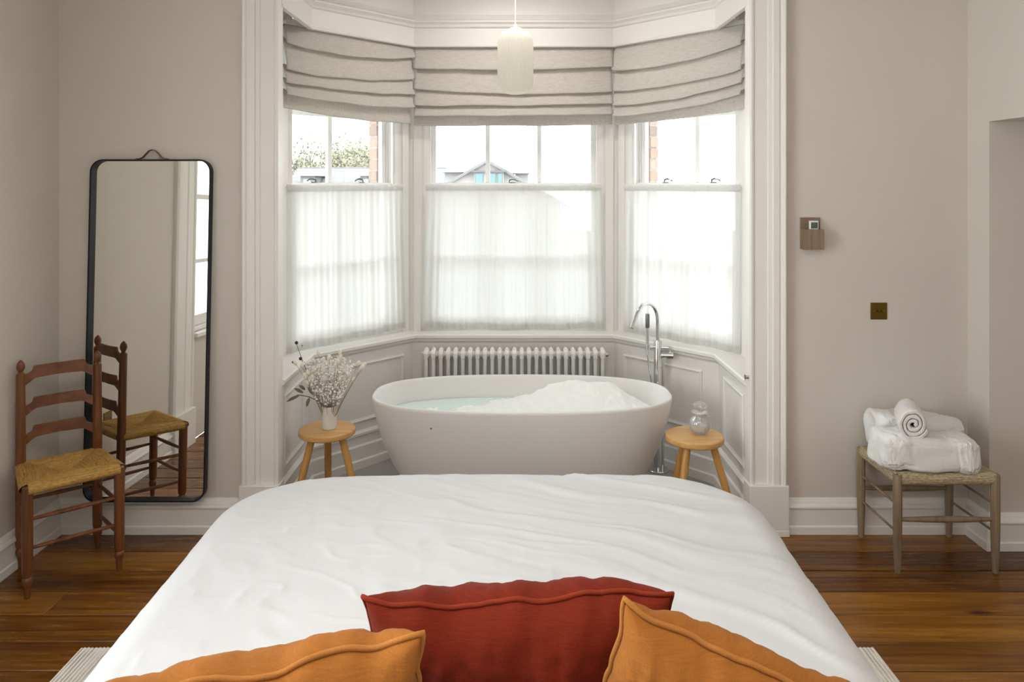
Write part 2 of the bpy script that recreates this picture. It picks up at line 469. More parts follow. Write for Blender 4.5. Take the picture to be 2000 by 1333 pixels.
# ------------------------------------------------------------------ room shell
CX = 0.01            # centre line of the bay
XL, XR = -2.226, 2.239
YB = 3.68            # room face of the wall pierced by the bay
YR = -1.8
ZC = 3.12
def band(mb, prof, t2x=None, segs=range(5), y0=3.70, ends=True):
    """sweep a closed (t, z) profile along the bay polygon; t is the offset outwards from the panel faces"""
    def pts(t):
        e = t - 0.1
        X = (t2x(t) if t2x else 1.17 + t)
        u = (X - 0.6946 - 0.735 * e) / 0.678
        F = (X, 4.935 - 0.735 * u + 0.678 * e); C = (0.651 + 0.438 * t, 4.835 + t)
        q = [(X, y0), F, C]
        return [(CX + x, y) for x, y in q] + [(CX - x, y) for x, y in q[::-1]]
    n = len(prof)
    vs = []; 
    segs = list(segs)
    for j in range(segs[0], segs[-1] + 2):
        for t, z in prof:
            p = pts(t)[j]
            vs.append((p[0], p[1], z))
    m = len(segs) + 1
    fs = [(j * n + i, j * n + (i + 1) % n, (j + 1) * n + (i + 1) % n, (j + 1) * n + i) for j in range(m - 1) for i in range(n)]
    fs += [tuple(range(n))[::-1], tuple((m - 1) * n + i for i in range(n))]
    mb.add(vs, fs)
def PT(s):
    return lambda u, e, z: (CX + s * (0.6946 + 0.678 * u + 0.735 * e), 4.935 - 0.735 * u + 0.678 * e, z)
def PC(u, e, z):
    return (CX + u, 4.935 + e, z)
SILL = 0.745
WTOP = 2.66

# walls
mb = MB()
mb.box(XL - 0.2, CX - 1.283, YB, 3.92, 0, ZC); mb.box(CX + 1.283, XR + 0.75, YB, 3.92, 0, ZC); mb.box(CX - 1.283, CX + 1.283, YB, 3.74, 2.98, ZC)
struct(mb, 'wall_back', M['wall'], 'greige painted wall pierced by the bay', smooth=False)
mb = MB()
WL0, WL1 = 0.25, 2.10
for a in ((YR, WL0, 0, ZC), (WL1, YB, 0, ZC), (WL0, WL1, 0, SILL), (WL0, WL1, 2.7, ZC)):
    mb.box(XL - 0.2, XL, a[0], a[1], a[2], a[3])
struct(mb, 'wall_left', M['wall'], 'greige painted side wall behind the ladder-back chair', smooth=False)
mb = MB()
NY0, NY1 = 2.2, 3.514
mb.box(XR, XR + 0.75, NY1, YB + 0.1, 0, ZC)
mb.box(XR, XR + 0.75, NY0, NY1, 2.005, ZC)
mb.box(XR, XR + 0.75, YR, NY0, 0, ZC)
mb.box(XR + 0.62, XR + 0.75, NY0, NY1, 0, 2.005)
struct(mb, 'wall_right', M['wall'], 'greige painted side wall with a square-headed recess', smooth=False)
mb = MB(); mb.box(XL - 0.2, XR + 0.75, YR - 0.15, YR, 0, ZC)
struct(mb, 'wall_rear', M['wall'], 'greige painted wall behind the bed', smooth=False)
mb = MB(); mb.box(XL - 0.2, XR + 0.75, YR - 0.15, YB + 0.24, ZC, ZC + 0.12)
mb.prism([(CX - 1.4, 3.9), (CX + 1.4, 3.9), (CX + 1.4, 4.55), (CX + 0.8, 5.15), (CX - 0.8, 5.15), (CX - 1.4, 4.55)], ZC, ZC + 0.12)
struct(mb, 'ceiling', M['ceiling'], 'plain painted ceiling', smooth=False)

# bay: lower panelled wall, corner posts, head
def bay_lower(name, segs):
    mb = MB(); band(mb, [(0, 0), (0, SILL - 0.03), (0.22, SILL - 0.03), (0.22, 0)], segs=segs)
    return mb
mb = bay_lower('', range(0, 1)); mb2 = MB()
struct(bay_lower('', range(0, 1)), 'wall_bay_jamb_right', M['trim'], 'painted panelled dado of the bay jamb beside the tap', smooth=False)
struct(bay_lower('', range(1, 2)), 'wall_bay_right', M['trim'], 'painted panelled dado below the window behind the tap', smooth=False)
struct(bay_lower('', range(2, 3)), 'wall_bay_back', M['trim'], 'painted panelled dado behind the radiator', smooth=False)
struct(bay_lower('', range(3, 4)), 'wall_bay_left', M['trim'], 'painted panelled dado behind the flower stool', smooth=False)
struct(bay_lower('', range(4, 5)), 'wall_bay_jamb_left', M['trim'], 'painted panelled dado of the bay jamb beside the flowers', smooth=False)
for s, nm in ((-1, 'left'), (1, 'right')):
    mb = MB(); f = PT(s)
    # post between the middle and the slanting window
    poly = [(s * 0.589 + CX, 4.925), f(0.0044 - 0.0, -0.01, 0)[:2], f(0.089, -0.01, 0)[:2], f(0.089, 0.15, 0)[:2], f(-0.0657, 0.15, 0)[:2], (s * 0.589 + CX, 5.085)]
    poly = [(s * 0.589 + CX, 4.925), f(0.00438, -0.01, 0)[:2], f(0.089, -0.01, 0)[:2], f(0.089, 0.15, 0)[:2], f(-0.0657, 0.15, 0)[:2], (s * 0.589 + CX, 5.085)]
    mb.prism(poly, SILL - 0.03, ZC)
    # inner architrave strips standing proud of the post
    mb.prism([f(0.012, -0.022, 0)[:2], f(0.062, -0.022, 0)[:2], f(0.062, -0.01, 0)[:2], f(0.012, -0.01, 0)[:2]], SILL, WTOP)
    mb.prism([(CX + s * 0.605, 4.913), (CX + s * 0.655, 4.913), (CX + s * 0.655, 4.926), (CX + s * 0.605, 4.926)], SILL, WTOP)
    # upper jamb, from the pier to the window
    mb.box(min(CX + s * 1.283, CX + s * 1.46), max(CX + s * 1.283, CX + s * 1.46), 3.88, 4.262, SILL - 0.03, ZC)
    mb.prism([f(0.866, -0.02, 0)[:2], f(0.885, -0.02, 0)[:2], f(1.2, 0.0, 0)[:2], f(1.2, 0.2, 0)[:2], f(1.03, 0.2, 0)[:2], f(1.013, 0.0, 0)[:2]], SILL - 0.03, ZC)
    struct(mb, 'wall_bay_post_' + nm, M['trim'], 'painted window post and jamb of the bay', smooth=False)
mb = MB(); band(mb, [(0.09, WTOP), (0.09, ZC), (0.25, ZC), (0.25, WTOP)], segs=range(1, 4))
struct(mb, 'wall_bay_head', M['trim'], 'painted wall above the bay windows', smooth=False)

# trims of the bay
mb = MB()
band(mb, [(0.14, 0.745), (-0.028, 0.745), (-0.036, 0.738), (-0.036, 0.722), (-0.028, 0.714), (-0.016, 0.712), (-0.016, 0.700), (-0.004, 0.690), (0.001, 0.680), (0.03, 0.68), (0.03, 0.71), (0.14, 0.71)])
struct(mb, 'trim_1', M['trim'], 'moulded window board running round the bay', smooth=30)
pel = lambda t: 1.145 + (t + 0.03)
mb = MB()
band(mb, [(-0.03, 2.59), (-0.034, 2.594), (-0.034, 2.602), (-0.03, 2.606), (-0.03, 2.708), (-0.042, 2.714), (-0.046, 2.722), (-0.042, 2.730), (-0.034, 2.733), (-0.040, 2.740), (-0.050, 2.746), (-0.050, 2.756), (-0.036, 2.762), (-0.024, 2.775), (-0.018, 2.79), (-0.012, 2.80), (-0.006, 2.80), (-0.006, 2.59)], pel)
struct(mb, 'trim_2', M['trim'], 'moulded pelmet board running round the bay above the blinds', smooth=30)
mb = MB(); band(mb, [(-0.012, 2.795), (-0.012, ZC), (0.02, ZC), (0.02, 2.795)], pel)
struct(mb, 'wall_bay_frieze', M['trim'], 'plain painted frieze above the pelmet', smooth=False)
mb = MB()
band(mb, [(0.0, 0.0), (-0.034, 0.0), (-0.034, 0.045), (-0.022, 0.052), (-0.022, 0.128), (-0.018, 0.134), (-0.012, 0.138), (-0.012, 0.188), (-0.020, 0.192), (-0.020, 0.206), (-0.008, 0.214), (0.0, 0.22)])
struct(mb, 'baseboard_bay', M['trim'], 'tall stepped skirting round the bay', smooth=30)
# recessed panels: bolection mouldings on the dado
def panel_frame(name, f, u0, u1, z0, z1, e, lab):
    mb = MB()
    pr = [(0, 0), (0, -0.008), (0.008, -0.012), (0.016, -0.006), (0.022, -0.004), (0.022, 0)]
    vs = []
    for (du, dz, u, z) in ((1, 1, u0, z0), (-1, 1, u1, z0), (-1, -1, u1, z1), (1, -1, u0, z1)):
        for a, d in pr:
            vs.append(f(u + du * a, e + d, z + dz * a))
    n = len(pr)
    mb.add(vs, [(j * n + i, j * n + (i + 1) % n, ((j + 1) % 4) * n + (i + 1) % n, ((j + 1) % 4) * n + i) for j in range(4) for i in range(n)])
    struct(mb, name, M['trim'], lab, smooth=False)
k = 3
for s in (-1, 1):
    f = PT(s)
    panel_frame('trim_%d' % k, f, 0.12, 0.70, 0.27, 0.625, -0.099, 'moulded panel frame on the slanting dado'); k += 1
    g = lambda u, e, z, s=s: (CX + s * (1.17 + e), u, z)
    panel_frame('trim_%d' % k, g, 3.80, 4.16, 0.27, 0.64, 0.001, 'moulded panel frame on the bay jamb'); k += 1
panel_frame('trim_%d' % k, lambda u, e, z: (CX + u, 4.835 + e, z), -0.60, 0.60, 0.27, 0.625, 0.001, 'moulded panel frame behind the radiator'); k += 1
# piers: architrave either side of the bay, with plinth blocks
for s, lab in ((-1, 'tall moulded architrave between mirror and bay'), (1, 'tall moulded architrave between bay and wooden wall box')):
    prof = [(1.326, 3.682), (1.326, 3.640), (1.318, 3.632), (1.306, 3.636), (1.300, 3.644), (1.292, 3.646), (1.290, 3.640), (1.262, 3.640), (1.258, 3.648), (1.240, 3.650), (1.236, 3.656),
            (1.172, 3.656), (1.168, 3.650), (1.158, 3.648), (1.150, 3.652), (1.148, 3.662), (1.148, 3.72), (1.30, 3.72), (1.30, 3.682)]
    mb = MB(); mb.prism([(CX + s * x, y) for x, y in prof], 0.24, ZC)
    struct(mb, 'trim_%d' % k, M['trim'], lab, smooth=25); k += 1
    mb = MB(); a, b = sorted((CX + s * 1.142, CX + s * 1.334)); mb.box(a, b, 3.628, 3.725, 0, 0.245)
    mb.box(a - 0.001, b + 0.001, 3.624, 3.725, 0, 0.03)
    struct(mb, 'trim_%d' % k, M['trim'], 'square plinth block under the architrave', smooth=False, bevel=0.003); k += 1
# skirting boards
SK = [(0.0, 0.0), (0.030, 0.0), (0.030, 0.036), (0.022, 0.042), (0.022, 0.120), (0.028, 0.124), (0.030, 0.132), (0.026, 0.140), (0.016, 0.146), (0.013, 0.158), (0.006, 0.168), (0.0, 0.170)]
def skirting(name, a, b, nrm, lab, ma=0, mb_=0):
    """a, b: ends on the wall face; nrm: direction into the room; ma/mb_: mitre factors"""
    m = MB(); n = len(SK); d = (Vector(b) - Vector(a)).normalized()
    vs = []
    for P, mt in ((a, ma), (b, -mb_)):
        for o, z in SK:
            vs.append((P[0] + nrm[0] * o + d.x * o * mt, P[1] + nrm[1] * o + d.y * o * mt, z))
    m.add(vs, [(i, (i + 1) % n, n + (i + 1) % n, n + i) for i in range(n)] + [tuple(range(n))[::-1], tuple(range(n, 2 * n))])
    struct(m, name, M['trim'], lab, smooth=30)
skirting('baseboard_back_left', (XL, YB), (CX - 1.33, YB), (0, -1), 'moulded skirting below the mirror', 1, 0)
skirting('baseboard_left', (XL, YB), (XL, 2.41), (1, 0), 'moulded skirting behind the chair', 1, 0)
skirting('baseboard_back_right', (CX + 1.33, YB), (XR, YB), (0, -1), 'moulded skirting behind the woven stool', 0, 1)
skirting('baseboard_right', (XR, YB), (XR, NY1), (-1, 0), 'short moulded skirting in the corner by the stool', 1, -1)
skirting('baseboard_recess', (XR, NY1), (XR + 0.62, NY1), (0, -1), 'moulded skirting inside the recess', -1, 1)
# pilaster of the side window (seen in the mirror)
mb = MB()
mb.prism([(XL, 2.40), (XL + 0.022, 2.40), (XL + 0.032, 2.385), (XL + 0.026, 2.35), (XL + 0.020, 2.33), (XL + 0.020, 2.24), (XL + 0.026, 2.23), (XL + 0.018, 2.215), (XL + 0.018, 2.13), (XL + 0.026, 2.12), (XL + 0.026, WL1), (XL, WL1)], 0.24, ZC)
struct(mb, 'trim_%d' % k, M['trim'], 'moulded architrave of the side window seen in the mirror', smooth=25); k += 1
mb = MB(); mb.box(XL, XL + 0.045, WL1 - 0.01, 2.41, 0, 0.245)
struct(mb, 'trim_%d' % k, M['trim'], 'plinth block seen in the mirror', smooth=False, bevel=0.003); k += 1
mb = MB(); mb.box(XL - 0.18, XL + 0.05, WL0, WL1, SILL - 0.03, SILL)
struct(mb, 'trim_%d' % k, M['trim'], 'window board of the side window', smooth=False, bevel=0.006); k += 1

# ------------------------------------------------------------------ windows
def window(num, f, u0, u1, cols, lab, z0=SILL, z1=WTOP, lifts=True):
    r = root('window_%d' % num, f((u0 + u1) / 2, 0.04, z0), lab, None, None, 'structure')
    mb = MB()
    fr = 0.030
    for (a, b, c, d) in ((u0, u0 + fr, z0, z1), (u1 - fr, u1, z0, z1), (u0 + fr, u1 - fr, z1 - 0.035, z1), (u0 + fr, u1 - fr, z0, z0 + 0.03)):
        mb.box(a, b, -0.012, 0.15, c, d, f)
    # parting and staff beads
    for a in (u0 + fr, u1 - fr - 0.012):
        mb.box(a, a + 0.012, -0.004, 0.012, z0 + 0.03, z1 - 0.035, f); mb.box(a, a + 0.012, 0.058, 0.066, z0 + 0.03, z1 - 0.035, f)
    build(mb, 'frame', M['sash'], r, smooth=False)
    zm = 1.70
    a, b = u0 + fr + 0.002, u1 - fr - 0.002
    for (e0, lo, hi, bt, tp, zbar) in ((0.014, z0 + 0.032, zm + 0.018, 0.075, 0.036, 1.235), (0.068, zm - 0.018, z1 - 0.037, 0.036, 0.05, 2.135)):
        e1 = e0 + 0.042; st = 0.040
        mb = MB()
        mb.box(a, a + st, e0, e1, lo, hi, f); mb.box(b - st, b, e0, e1, lo, hi, f)
        mb.box(a + st, b - st, e0, e1, lo, lo + bt, f); mb.box(a + st, b - st, e0, e1, hi - tp, hi, f)
        S = build(mb, 'sash', M['sash'], r, smooth=False, bevel=0.003, seg=1)
        w = (b - a - 2 * st)
        zs = [lo + bt, zbar, hi - tp]
        hb = 0.0145
        m2 = MB()
        for c in range(1, cols):
            x = a + st + w * c / cols
            bar = MB(); bar.box(x - hb, x + hb, e0 + 0.004, e1 - 0.004, lo + bt, hi - tp, f)
            build(bar, 'glazing_bar', M['sash'], S, smooth=False, bevel=0.003, seg=1)
        bar = MB(); bar.box(a + st, b - st, e0 + 0.006, e1 - 0.006, zbar - hb, zbar + hb, f)
        build(bar, 'glazing_bar', M['sash'], S, smooth=False, bevel=0.003, seg=1)
        for c in range(cols):
            for q in range(2):
                p = MB()
                x0 = a + st + w * c / cols + (hb if c else 0); x1 = a + st + w * (c + 1) / cols - (hb if c < cols - 1 else 0)
                p.box(x0, x1, e0 + 0.020, e0 + 0.023, zs[q] + (hb if q else 0), zs[q + 1] - (0 if q else hb), f)
                build(p, 'pane', M['glass'], S, smooth=False)
    return r
FC = window(2, PC, -0.589, 0.589, 3, 'white three-light sash window at the back of the bay')
FL_ = window(1, PT(-1), 0.089, 1.013, 2, 'white sash window in the slanting bay side above the flowers')
FR_ = window(3, PT(1), 0.089, 1.013, 2, 'white sash window in the slanting bay side behind the tap')
window(4, lambda u, e, z: (XL - 0.02 - e, u, z), WL0, WL1, 3, 'white sash window in the side wall, seen in the mirror', SILL, 2.7)
# sash fasteners on the meeting rails
def fastener(parent, f, u, kind):
    mb = MB(); z = 1.718
    mb.box(u - 0.022, u + 0.022, 0.012, 0.052, z, z + 0.005, f)
    mb.tube([f(u - 0.02, 0.03, z + 0.004), f(u - 0.018, 0.03, z + 0.018), f(u + 0.0, 0.03, z + 0.024), f(u + 0.02, 0.03, z + 0.021), f(u + 0.034, 0.03, z + 0.014)], [0.005, 0.006, 0.006, 0.005, 0.004], 6)
    mb.ball(f(u + 0.036, 0.03, z + 0.013), 0.006, 6, 5)
    build(mb, 'sash_fastener', M['steel'], parent)
fastener(FC, PC, -0.01, 0)
for r, s in ((FL_, -1), (FR_, 1)):
    fastener(r, PT(s), 0.36, 0); fastener(r, PT(s), 0.70, 0)

# ------------------------------------------------------------------ floors
mb = MB(); mb.box(XL - 0.02, XR + 0.7, YR, YB + 0.02, -0.06, -0.021)
FLOOR = struct(mb, 'floor', M['gap'], 'dark stained pine floorboards', smooth=False)
edges = [3.68, 3.657]
y = 3.655; rows = []
ys = [3.68, 3.655 - 0.0, 3.485, 3.315, 3.144, 2.97, 2.80, 2.63]
ys = [3.68, 3.485, 3.315, 3.144, 2.97, 2.80, 2.63]
while ys[-1] > YR + 0.1:
    ys.append(max(YR, ys[-1] - random.uniform(0.165, 0.178)))
rng = random.Random(11)
for i in range(len(ys) - 1):
    y1, y0 = ys[i], ys[i + 1]
    xmax = XR + 0.62 if (y0 > NY0 and y1 < NY1 + 0.12) else XR
    if y1 > NY1 and y0 < NY1: xmax = XR
    cuts = [XL, xmax]
    if i == 3: cuts = [XL, -1.86, 0.7, xmax]
    elif i == 0: cuts = [XL, 0.2, xmax]
    else: cuts = [XL] + ([rng.uniform(-1.0, 1.0)] if rng.random() < 0.8 else []) + [xmax]
    for j in range(len(cuts) - 1):
        x0, x1 = cuts[j], cuts[j + 1]
        g = rng.uniform(0.0022, 0.0055); dz = rng.uniform(-0.0012, 0.0008); c = 0.0026
        a0, a1, b0, b1 = x0 + 0.001, x1 - 0.001, y0 + g, y1 - g * 0.6
        m = MB()
        vs = [(a0, b0, -0.02), (a1, b0, -0.02), (a1, b1, -0.02), (a0, b1, -0.02),
              (a0, b0, dz - c), (a1, b0, dz - c), (a1, b1, dz - c), (a0, b1, dz - c),
              (a0 + c, b0 + c, dz), (a1 - c, b0 + c, dz), (a1 - c, b1 - c, dz), (a0 + c, b1 - c, dz)]
        fs = [(3, 2, 1, 0)] + [(q, (q + 1) % 4, 4 + (q + 1) % 4, 4 + q) for q in range(4)] + [(4 + q, 4 + (q + 1) % 4, 8 + (q + 1) % 4, 8 + q) for q in range(4)] + [(8, 9, 10, 11)]
        m.add(vs, fs)
        build(m, 'floorboard', M['board'], FLOOR, smooth=False)
mb = MB(); mb.prism([(CX - 1.25, YB), (CX + 1.25, YB), (CX + 1.25, 4.3), (CX + 0.7, 4.9), (CX - 0.7, 4.9), (CX - 1.25, 4.3)], -0.05, 0.0)
struct(mb, 'floor_bay', M['bayfloor'], 'pale grey screed floor of the bay', smooth=False)

# ------------------------------------------------------------------ bed
mb = MB()
bed = root('bed', (-0.075, 1.75, 0), 'wide double bed with white mattress under the white duvet', 'bed')
def taper(x, y): return -0.075 + (x + 0.075) * (1 + 0.028 * (y - 1.6))
mb.box(-0.86, 0.71, 0.66, 2.72, 0.14, 0.30)
build(mb, 'base', M['oak'], bed, smooth=False, bevel=0.012)
mb = MB(); mb.box(-0.87, 0.72, 0.64, 2.74, 0.302, 0.545)
build(mb, 'mattress', M['mattress'], bed, bevel=0.05, seg=4)
for x in (-0.80, 0.65):
    for y in (0.74, 2.62):
        mb = MB(); mb.lathe([(0.028, 0.0165), (0.034, 0.14)], (x, y, 0), 12); build(mb, 'leg', M['oak'], bed)
mb = MB(); mb.box(-0.92, 0.77, 0.56, 0.62, 0.0165, 1.02)
build(mb, 'headboard', M['rug'], bed, bevel=0.02, seg=3)

# duvet: one draped sheet of rings
DX0, DX1, DY0, DY1 = -0.895, 0.755, 0.635, 2.80
ZT = 0.605
def rrect(th_i, n, grow):
    cx, cy = (DX0 + DX1) / 2, (DY0 + DY1) / 2
    hx, hy = (DX1 - DX0) / 2 + grow, (DY1 - DY0) / 2 + grow
    r = 0.25 + grow
    a = 2 * (hx - r); b = 2 * (hy - r); arc = pi * r / 2
    P = 2 * a + 2 * b + 4 * arc
    d = (th_i / n) * P
    segs = [(b, 'r'), (arc, 0), (a, 't'), (arc, 1), (b, 'l'), (arc, 2), (a, 'b'), (arc, 3)]
    x = y = 0
    for Ls, kd in segs:
        if d <= Ls + 1e-9:
            q = d
            if kd == 'r': x, y = hx, -(hy - r) + q
            elif kd == 't': x, y = hx - r - q, hy
            elif kd == 'l': x, y = -hx, hy - r - q
            elif kd == 'b': x, y = -(hx - r) + q, -hy
            else:
                an = kd * pi / 2 + q / r
                sx = (1, -1, -1, 1)[kd]; sy = (1, 1, -1, -1)[kd]
                x = sx * (hx - r) + r * cos(an); y = sy * (hy - r) + r * sin(an)
            break
        d -= Ls
    return cx + x, cy + y
def duvet_h(x, y):
    # soft ripples running slantwise from the foot, stronger on the tap side
    k = smooth01((x + 0.55) / 0.9)
    a = x * 0.93 - (y - 2.0) * -0.36; b = (y - 2.0) * 0.93 + x * 0.40
    wob = 0.11 * fbm(x * 1.6, y * 1.6, 3, 2)
    r1 = fbm(a * 0.75, (b + wob) * 7.0, 1.0, 3)
    rid = (1 - min(1, abs(r1) * 2.2)) ** 2
    r2 = fbm(x * 2.2 + 5, y * 2.2, 4.0, 3)
    c = fbm(x * 9 + 0.5 * y, y * 7 + x * 4, 9, 3)
    h = k * (0.0095 * r1 + 0.014 * rid) + (1 - k) * 0.004 * r2 + 0.005 * r2 + 0.0020 * c
    cr = fbm(x * 5 + y * 6, y * 5 - x * 3, 15, 2)
    h *= 0.62
    h += (1 - k * 0.6) * 0.003 * (1 - min(1, abs(cr) * 3)) ** 2
    return h
NR, NT = 150, 420
rings = []
cxd, cyd = (DX0 + DX1) / 2, (DY0 + DY1) / 2
base = [rrect(i, NT, 0) for i in range(NT)]
arc_r = 0.12
steps = [('in', j / NR) for j in range(1, NR + 1)] + [('arc', pi / 2 * j / 16) for j in range(1, 17)] + [('dn', j / 14) for j in range(1, 15)]
vs = [(taper(cxd, cyd), cyd, ZT + duvet_h(cxd, cyd) + 0.012)]
for kd, q in steps:
    if kd == 'in':
        pts = [(cxd + (x - cxd) * q, cyd + (y - cyd) * q, 0.0, q) for x, y in base]
    elif kd == 'arc':
        g = arc_r * sin(q); rr_ = [rrect(i, NT, g) for i in range(NT)]
        pts = [(x, y, -arc_r * (1 - cos(q)), 1) for x, y in rr_]
    else:
        rr_ = [rrect(i, NT, arc_r + 0.01 * sin(q * 3)) for i in range(NT)]
        pts = [(x, y, -arc_r - 0.24 * q, 1) for x, y in rr_]
    for i, (x, y, dz, s_) in enumerate(pts):
        damp = 1.0 if kd == 'in' else (max(0, cos(q)) * 0.9 + 0.1 if kd == 'arc' else 0.1)
        # a gentle crown so the middle sits a touch higher
        cr_ = 0.012 * (1 - min(1, ((x - cxd) / 0.85) ** 2)) - 0.012 * smooth01((y - 2.55) / 0.3) * abs(x - cxd) ** 2
        fold = 0.0
        if kd == 'dn':
            fold = 0.014 * q * fbm(x * 5, y * 5, 2, 2)
        nx_, ny_ = (x - cxd), (y - cyd); l_ = sqrt(nx_ ** 2 + ny_ ** 2) + 1e-6
        vs.append((taper(x + fold * nx_ / l_, y), y + fold * ny_ / l_, ZT + dz + damp * duvet_h(x, y) + cr_))
fs = [(0, 1 + i, 1 + (i + 1) % NT) for i in range(NT)]
for j in range(len(steps) - 1):
    for i in range(NT):
        a = 1 + j * NT + i; b = 1 + j * NT + (i + 1) % NT
        fs.append((a, a + NT, b + NT, b))
mb = MB(); mb.add(vs, fs)
dv = build(mb, 'duvet', M['duvet'], None, True, loc=(0, 0, 0))
tag(dv, 'rumpled white cotton duvet spread over the whole bed', 'duvet')

# ------------------------------------------------------------------ cushions
def cushion(name, corner, side, phi, Ln, rho, w, h, th, m_c, m_t, seed, lab, grp, dip):
    """corner: world position of one top corner (side -1: left one, +1: right one)"""
    r = Vector((cos(phi), -sin(phi), 0)); nh = Vector((sin(phi), cos(phi), 0))
    u = -sin(Ln) * nh + cos(Ln) * Vector((0, 0, 1))
    rr = cos(rho) * r - sin(rho) * u; uu = sin(rho) * r + cos(rho) * u
    nn = rr.cross(uu)   # towards the camera side
    if nn.y > 0: nn = -nn
    c = Vector(corner) - rr * (side * w / 2) - uu * (h / 2)
    R = root(name, c, lab, 'cushion', grp)
    def outline(a, b):
        # pulled-in sides with pointed ears
        x = a * (w / 2) * (1 - 0.10 * (1 - b * b) ** 1.0)
        y = b * (h / 2) * (1 - 0.08 * (1 - a * a) ** 1.0)
        y += 0.012 * fbm(a * 2.4 + seed, b * 0.7, seed, 3) * abs(b) ** 3 * (1 - a ** 6) + dip(a) * (b if b > 0 else 0) ** 2
        x += 0.010 * fbm(b * 2.4 + seed * 2, a * 0.7, seed + 5, 3) * abs(a) ** 3 * (1 - b ** 6)
        return x, y
    def surf(a, b, sg):
        x, y = outline(a, b)
        t = max(0.0, (1 - abs(a) ** 2.6)) ** 0.42 * max(0.0, (1 - abs(b) ** 3.4)) ** 0.40
        edge = 1 - min(1, min((1 - abs(a)) * 2.2, (1 - abs(b)) * 2.2))
        z = th / 2 * t
        # creases running in from the seams
        ca = fbm(a * 5.5, b * 0.8 + sg * 3, seed, 3); cb = fbm(b * 6, a * 0.9 + sg * 3, seed + 8, 3)
        eb = smooth01(1 - (1 - abs(b)) / 0.75); ea = smooth01(1 - (1 - abs(a)) / 0.6)
        z += t * ((0.019 if sg > 0 else 0.012) * ca * eb + 0.012 * cb * ea + 0.008 * fbm(a * 2, b * 2, seed + sg, 3) + 0.004 * fbm(a * 12, b * 9, seed + sg, 2))
        off = 0.010 * fbm(a * 2.2, b * 2.2, seed + 20, 2) * (abs(a) ** 4 + abs(b) ** 4)
        p = c + rr * x + uu * y + nn * (sg * z + off)
        return p
    mb = MB(); n = 96
    def ease(q):   # more rows near the edge
        q = 2 * q - 1
        return math.copysign(1 - (1 - abs(q)) ** 1.7, q)
    for sg in (1, -1):
        mb.grid(lambda i, j: tuple(surf(ease(i), ease(j), sg)), n, n)
    bmv = build(mb, 'cover', m_c, R, True, recalc=False)
    # weld the two faces along the seam
    bm = bmesh.new(); bm.from_mesh(bmv.data); bmesh.ops.remove_doubles(bm, verts=bm.verts, dist=0.0004); bmesh.ops.recalc_face_normals(bm, faces=bm.faces); bm.to_mesh(bmv.data); bm.free()
    bmv.data.shade_smooth()
    # raised seam edge
    loop = []
    for k_ in range(4):
        for q in range(60):
            t = -1 + 2 * q / 60
            a, b = ((t, 1), (1, -t), (-t, -1), (-1, t))[k_]
            x, y = outline(a, b)
            off = 0.010 * fbm(a * 2.2, b * 2.2, seed + 20, 2) * (abs(a) ** 4 + abs(b) ** 4)
            s_ = 1.012
            loop.append(tuple(c + rr * x * s_ + uu * y * s_ + nn * off))
    mb = MB(); mb.tube(loop, 0.0042, 8, closed=True)
    build(mb, 'piped_seam', m_t, R, True)
    return R
cushion('scatter_cushion', (-0.249, 1.25, 1.033), -1, 0.0, 0.34, 0.0, 0.515, 0.46, 0.20, M['rust'], M['rusttrim'], 3.1,
        'rust red linen cushion standing upright between the two ochre ones', None, lambda a: -0.010 + 0.012 * sin(a * 2.5 + 0.6) - 0.012 * math.exp(-((a + 0.45) / 0.14) ** 2))
cushion('scatter_cushion', (-0.128, 1.04, 1.106), 1, -0.19, 0.32, -0.14, 0.50, 0.50, 0.20, M['ochre'], M['ochretrim'], 7.7,
        'ochre linen cushion in front of the rust one, on the chair side', None, lambda a: -0.012 - 0.014 * math.exp(-((a - 0.72) / 0.12) ** 2) - 0.008 * math.exp(-((a - 0.2) / 0.1) ** 2))
cushion('scatter_cushion', (0.156, 1.03, 1.134), -1, 0.30, 0.35, 0.31, 0.47, 0.47, 0.19, M['ochre'], M['ochretrim'], 12.4,
        'ochre linen cushion tilted on one corner, on the towel stool side', None, lambda a: -0.006 - 0.006 * math.exp(-((a - 0.1) / 0.2) ** 2))

# rug
mb = MB()
def rugf(i, j):
    x = lerp(-1.577, 1.325, i); y = lerp(0.2, 2.745, j)
    return (x, y + 0.004 * fbm(x * 3, 0, 1, 2), 0.012 + 0.0014 * sin(x * 2 * pi / 0.014) + 0.001 * fbm(x * 30, y * 30, 0, 2))
mb.grid(rugf, 1300, 40)
mb.box(-1.575, 1.323, 0.203, 2.741, 0.0008, 0.011)
rg = build(mb, 'rug', M['rug'], None, True)
tag(rg, 'cream ribbed wool rug lying under the bed', 'rug')

# ------------------------------------------------------------------ bathtub
TX, TY = 0.054, 4.065
def sup(a, b, n, th):
    c, s = cos(th), sin(th)
    return (math.copysign(abs(c) ** (2 / n), c) * a, math.copysign(abs(s) ** (2 / n), s) * b)
tub = root('bathtub', (TX, TY, 0), 'freestanding oval matt white bathtub full of foam in the bay', 'bathtub')
mb = MB()
NTB = 160
prof = [(0.0, 0.50, 0.215), (0.012, 0.535, 0.235), (0.05, 0.583, 0.258), (0.137, 0.645, 0.286), (0.22, 0.695, 0.311), (0.315, 0.738, 0.334), (0.40, 0.768, 0.351), (0.50, 0.793, 0.366), (0.565, 0.804, 0.373),
        (0.577, 0.804, 0.373), (0.582, 0.800, 0.369), (0.582, 0.792, 0.361), (0.576, 0.787, 0.356), (0.56, 0.783, 0.352), (0.46, 0.752, 0.325), (0.30, 0.68, 0.28), (0.17, 0.58, 0.22), (0.125, 0.48, 0.17), (0.12, 0.2, 0.06)]
vs = []
for z, a, b in prof:
    for i in range(NTB):
        x, y = sup(a, b, 2.55, 2 * pi * i / NTB); vs.append((TX + x, TY + y, z))
